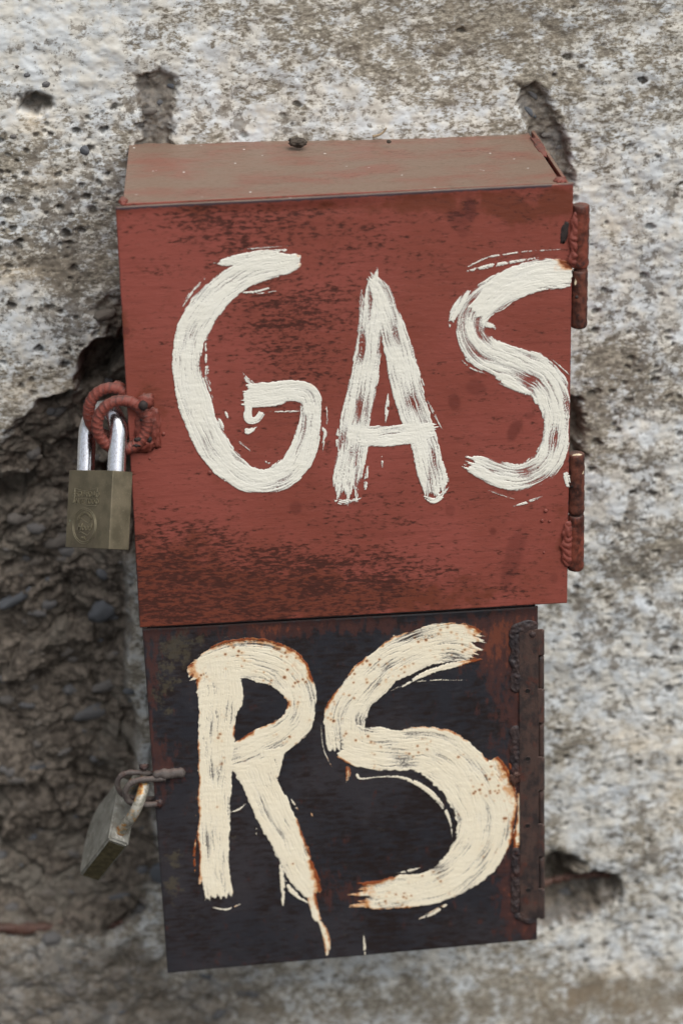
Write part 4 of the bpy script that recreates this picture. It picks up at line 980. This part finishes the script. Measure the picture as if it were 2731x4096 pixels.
# frame of the plate and its two words
ZX = lambda x: (x - 745) / 555 * W1 + W1 / 2 + .0008             # zoom units -> face mm across
ZY = lambda y: -(y - 1275) / 830 * H1
face_line([(ZX(275), ZY(1470)), (ZX(400), ZY(1495)), (ZX(555), ZY(1462))], .00022, 'stamped_rim')
face_line([(ZX(265), ZY(1632)), (ZX(400), ZY(1648)), (ZX(552), ZY(1655))], .00028, 'stamped_rim')
face_line([(ZX(270), ZY(1470)), (ZX(268), ZY(1550)), (ZX(265), ZY(1632))], .00042, 'stamped_rim')
face_line([(ZX(556), ZY(1465)), (ZX(556), ZY(1560)), (ZX(553), ZY(1655))], .00020, 'stamped_rim')
face_text('SEGURIDAD', .0054, ZX(418), ZY(1532), 'stamped_word')
face_text('ANTE TODO', .0049, ZX(418), ZY(1610), 'stamped_word')
cx, cy = ZX(390) + .0020, ZY(1880) + .0006; rr = .0116
for r_ in (rr, rr * .90):
    face_line([(cx + 1.1 * r_ * math.cos(a), cy + r_ * .98 * math.sin(a)) for a in np.linspace(0, 2 * np.pi, 60, endpoint=False)], .00026, 'stamped_ring', True)
word = 'OFFERMANNS'
for i, ch in enumerate(word):
    a = math.pi / 2 + (4.5 - i) * .215
    face_text(ch, .0030, cx + math.cos(a) * rr * .70, cy + math.sin(a) * rr * .70, 'stamped_letter', 0, a - math.pi / 2)
face_text('Hood', .0066, cx, cy - .0008, 'stamped_word', .35)
face_text('M.R.', .0030, cx, cy - rr * .68, 'stamped_word')
face_line([(cx - .0070, cy + .0020), (cx - .0045, cy + .0048), (cx - .0005, cy + .0034), (cx + .0040, cy + .0022), (cx + .0064, cy + .0036)], .00026, 'stamped_swash')
face_line([(cx - .0060, cy - .0048), (cx - .0030, cy - .0040), (cx + .0005, cy - .0050), (cx + .0040, cy - .0058), (cx + .0060, cy - .0042)], .00026, 'stamped_swash')

# --- grey padlock on the black box: solve its frame from the three edges that meet at its nearest corner
e_w = np.array([70, -560.]); e_h = np.array([-330, 425.]); e_t = np.array([165, 68.])      # image directions, y down
E = np.stack([e_w, e_h * 1.12, e_t * 1.05], 1) / 2.851 / 5050
Am = np.array([E[0] ** 2, E[1] ** 2, E[0] * E[1]]); inv2 = np.linalg.solve(Am, [1, 1, 0]); L3 = 1 / np.sqrt(inv2)
Rw = np.stack([E[0] / L3, -E[1] / L3]); dep = np.sqrt(np.clip(1 - (Rw ** 2).sum(0), 0, 1))
axs = []
for i in range(3):
    axs.append(Vector(CR) * Rw[0, i] + Vector(CU) * Rw[1, i] - Vector(CB) * dep[i])
w2v, h2v, t2v = axs
h2v.normalize(); w2v = (w2v - h2v * w2v.dot(h2v)).normalized(); tt = h2v.cross(w2v).normalized(); t2v = tt if tt.dot(t2v) > 0 else -tt
W2, H2, T2 = float(L3[0]), float(L3[1]), float(L3[2]) * 1.1
rise2, sep2 = .034, W2 * .66
# depth: the crown of the shackle must sit in the staples
cr_target = at(*Z2(800, 610), YB + .0015)
mid2 = cr_target + h2v * (rise2 - .004)
def px_of(v): return to_px(np.array(v))
corner = mid2 - w2v * W2 / 2 - t2v * T2 / 2
tgt = at(*Z2(530, 1150), corner.y); shift = tgt - corner; shift.y = 0
mid2 = mid2 + shift
lock2 = empty('padlock', mid2 + h2v * H2)
tag(lock2, 'dull grey padlock with a rust-spotted shackle hanging askew from the black box', 'padlock')
# body: rectangle with a bulging foot
bm = bmesh.new(); prof = [(-.5, 0), (.5, 0), (.5, .70), (.45, .83), (.36, .92), (.2, .985), (0, 1.01), (-.2, 1.0), (-.38, .975), (-.5, .94)]
fa = [bm.verts.new(mid2 + w2v * W2 * a + h2v * H2 * b - t2v * T2 / 2) for a, b in prof]; fb = [bm.verts.new(mid2 + w2v * W2 * a + h2v * H2 * b + t2v * T2 / 2) for a, b in prof]
bm.faces.new(fa); bm.faces.new(fb[::-1])
for i in range(len(prof)): bm.faces.new([fa[i], fb[i], fb[(i + 1) % len(prof)], fa[(i + 1) % len(prof)]])
bmesh.ops.recalc_face_normals(bm, faces=bm.faces[:]); bmesh.ops.bevel(bm, geom=[e for e in bm.edges if e.calc_face_angle(0) > .3], offset=.0014, segments=3, affect='EDGES')
body2 = bm_obj('lock_body', bm, M_ZINC, lock2, True)
try: body2.data.set_sharp_from_angle(angle=R(40))
except Exception: pass
q = [mid2 - w2v * (W2 / 2 + .0002) - t2v * T2 * .40 + h2v * H2 * .06, mid2 - w2v * (W2 / 2 + .0002) + t2v * T2 * .40 + h2v * H2 * .06, mid2 - w2v * (W2 / 2 + .0002) + t2v * T2 * .40 + h2v * H2 * .90, mid2 - w2v * (W2 / 2 + .0002) - t2v * T2 * .40 + h2v * H2 * .90]
slab('shaded_edge', q, w2v * .0004, M_OLIVE_SHADE, body2, 0)  # thin dark sheet that paints shade onto the narrow side
shackle(mid2, w2v, h2v, sep2, rise2, .0037, 'shackle', M_ZRUST, lock2)

# ================================================================== small things lying on the red lid
def lid_point(X, Y):
    d = RM @ Vector(((X - PW / 2) / FP, -(Y - PH / 2) / FP, -1)); n = (TFR - TFL).cross(TBL - TFL).normalized()
    return CAM + d * ((TFL - CAM).dot(n) / d.dot(n))
p = lid_point(1193, 586)
o = lump('stone', p + Vector((0, 0, .0028)), (.0062, .0050, .0032), M_CLOD, None, 71, 4, .3, 2); tag(o, 'dark flat stone lying at the back of the red lid', 'stone')
p = lid_point(1555, 572)
o = lump('stone', p + Vector((0, 0, .0009)), (.0015, .0014, .0012), M_CLOD, None, 72, 3, .3); tag(o, 'tiny dark crumb of grit on the red lid, right of the flat stone', 'stone')
p0 = lid_point(1490, 552); p1 = lid_point(1540, 548)
P = spline([tuple(p0 + Vector((0, 0, .001))), tuple((p0 + p1) / 2 + Vector((0, 0, .0018))), tuple(p1 + Vector((-.001, 0, .0035))), tuple(p1 + Vector((.001, 0, .0062)))], 10)
Vt, Ft = tube(P, np.linspace(.0010, .0005, len(P)), 8)
o = mesh('dry_stalk', Vt, Ft, M_TWIG); tag(o, 'short bent dry stalk against the wall at the back of the red lid', 'stalk')
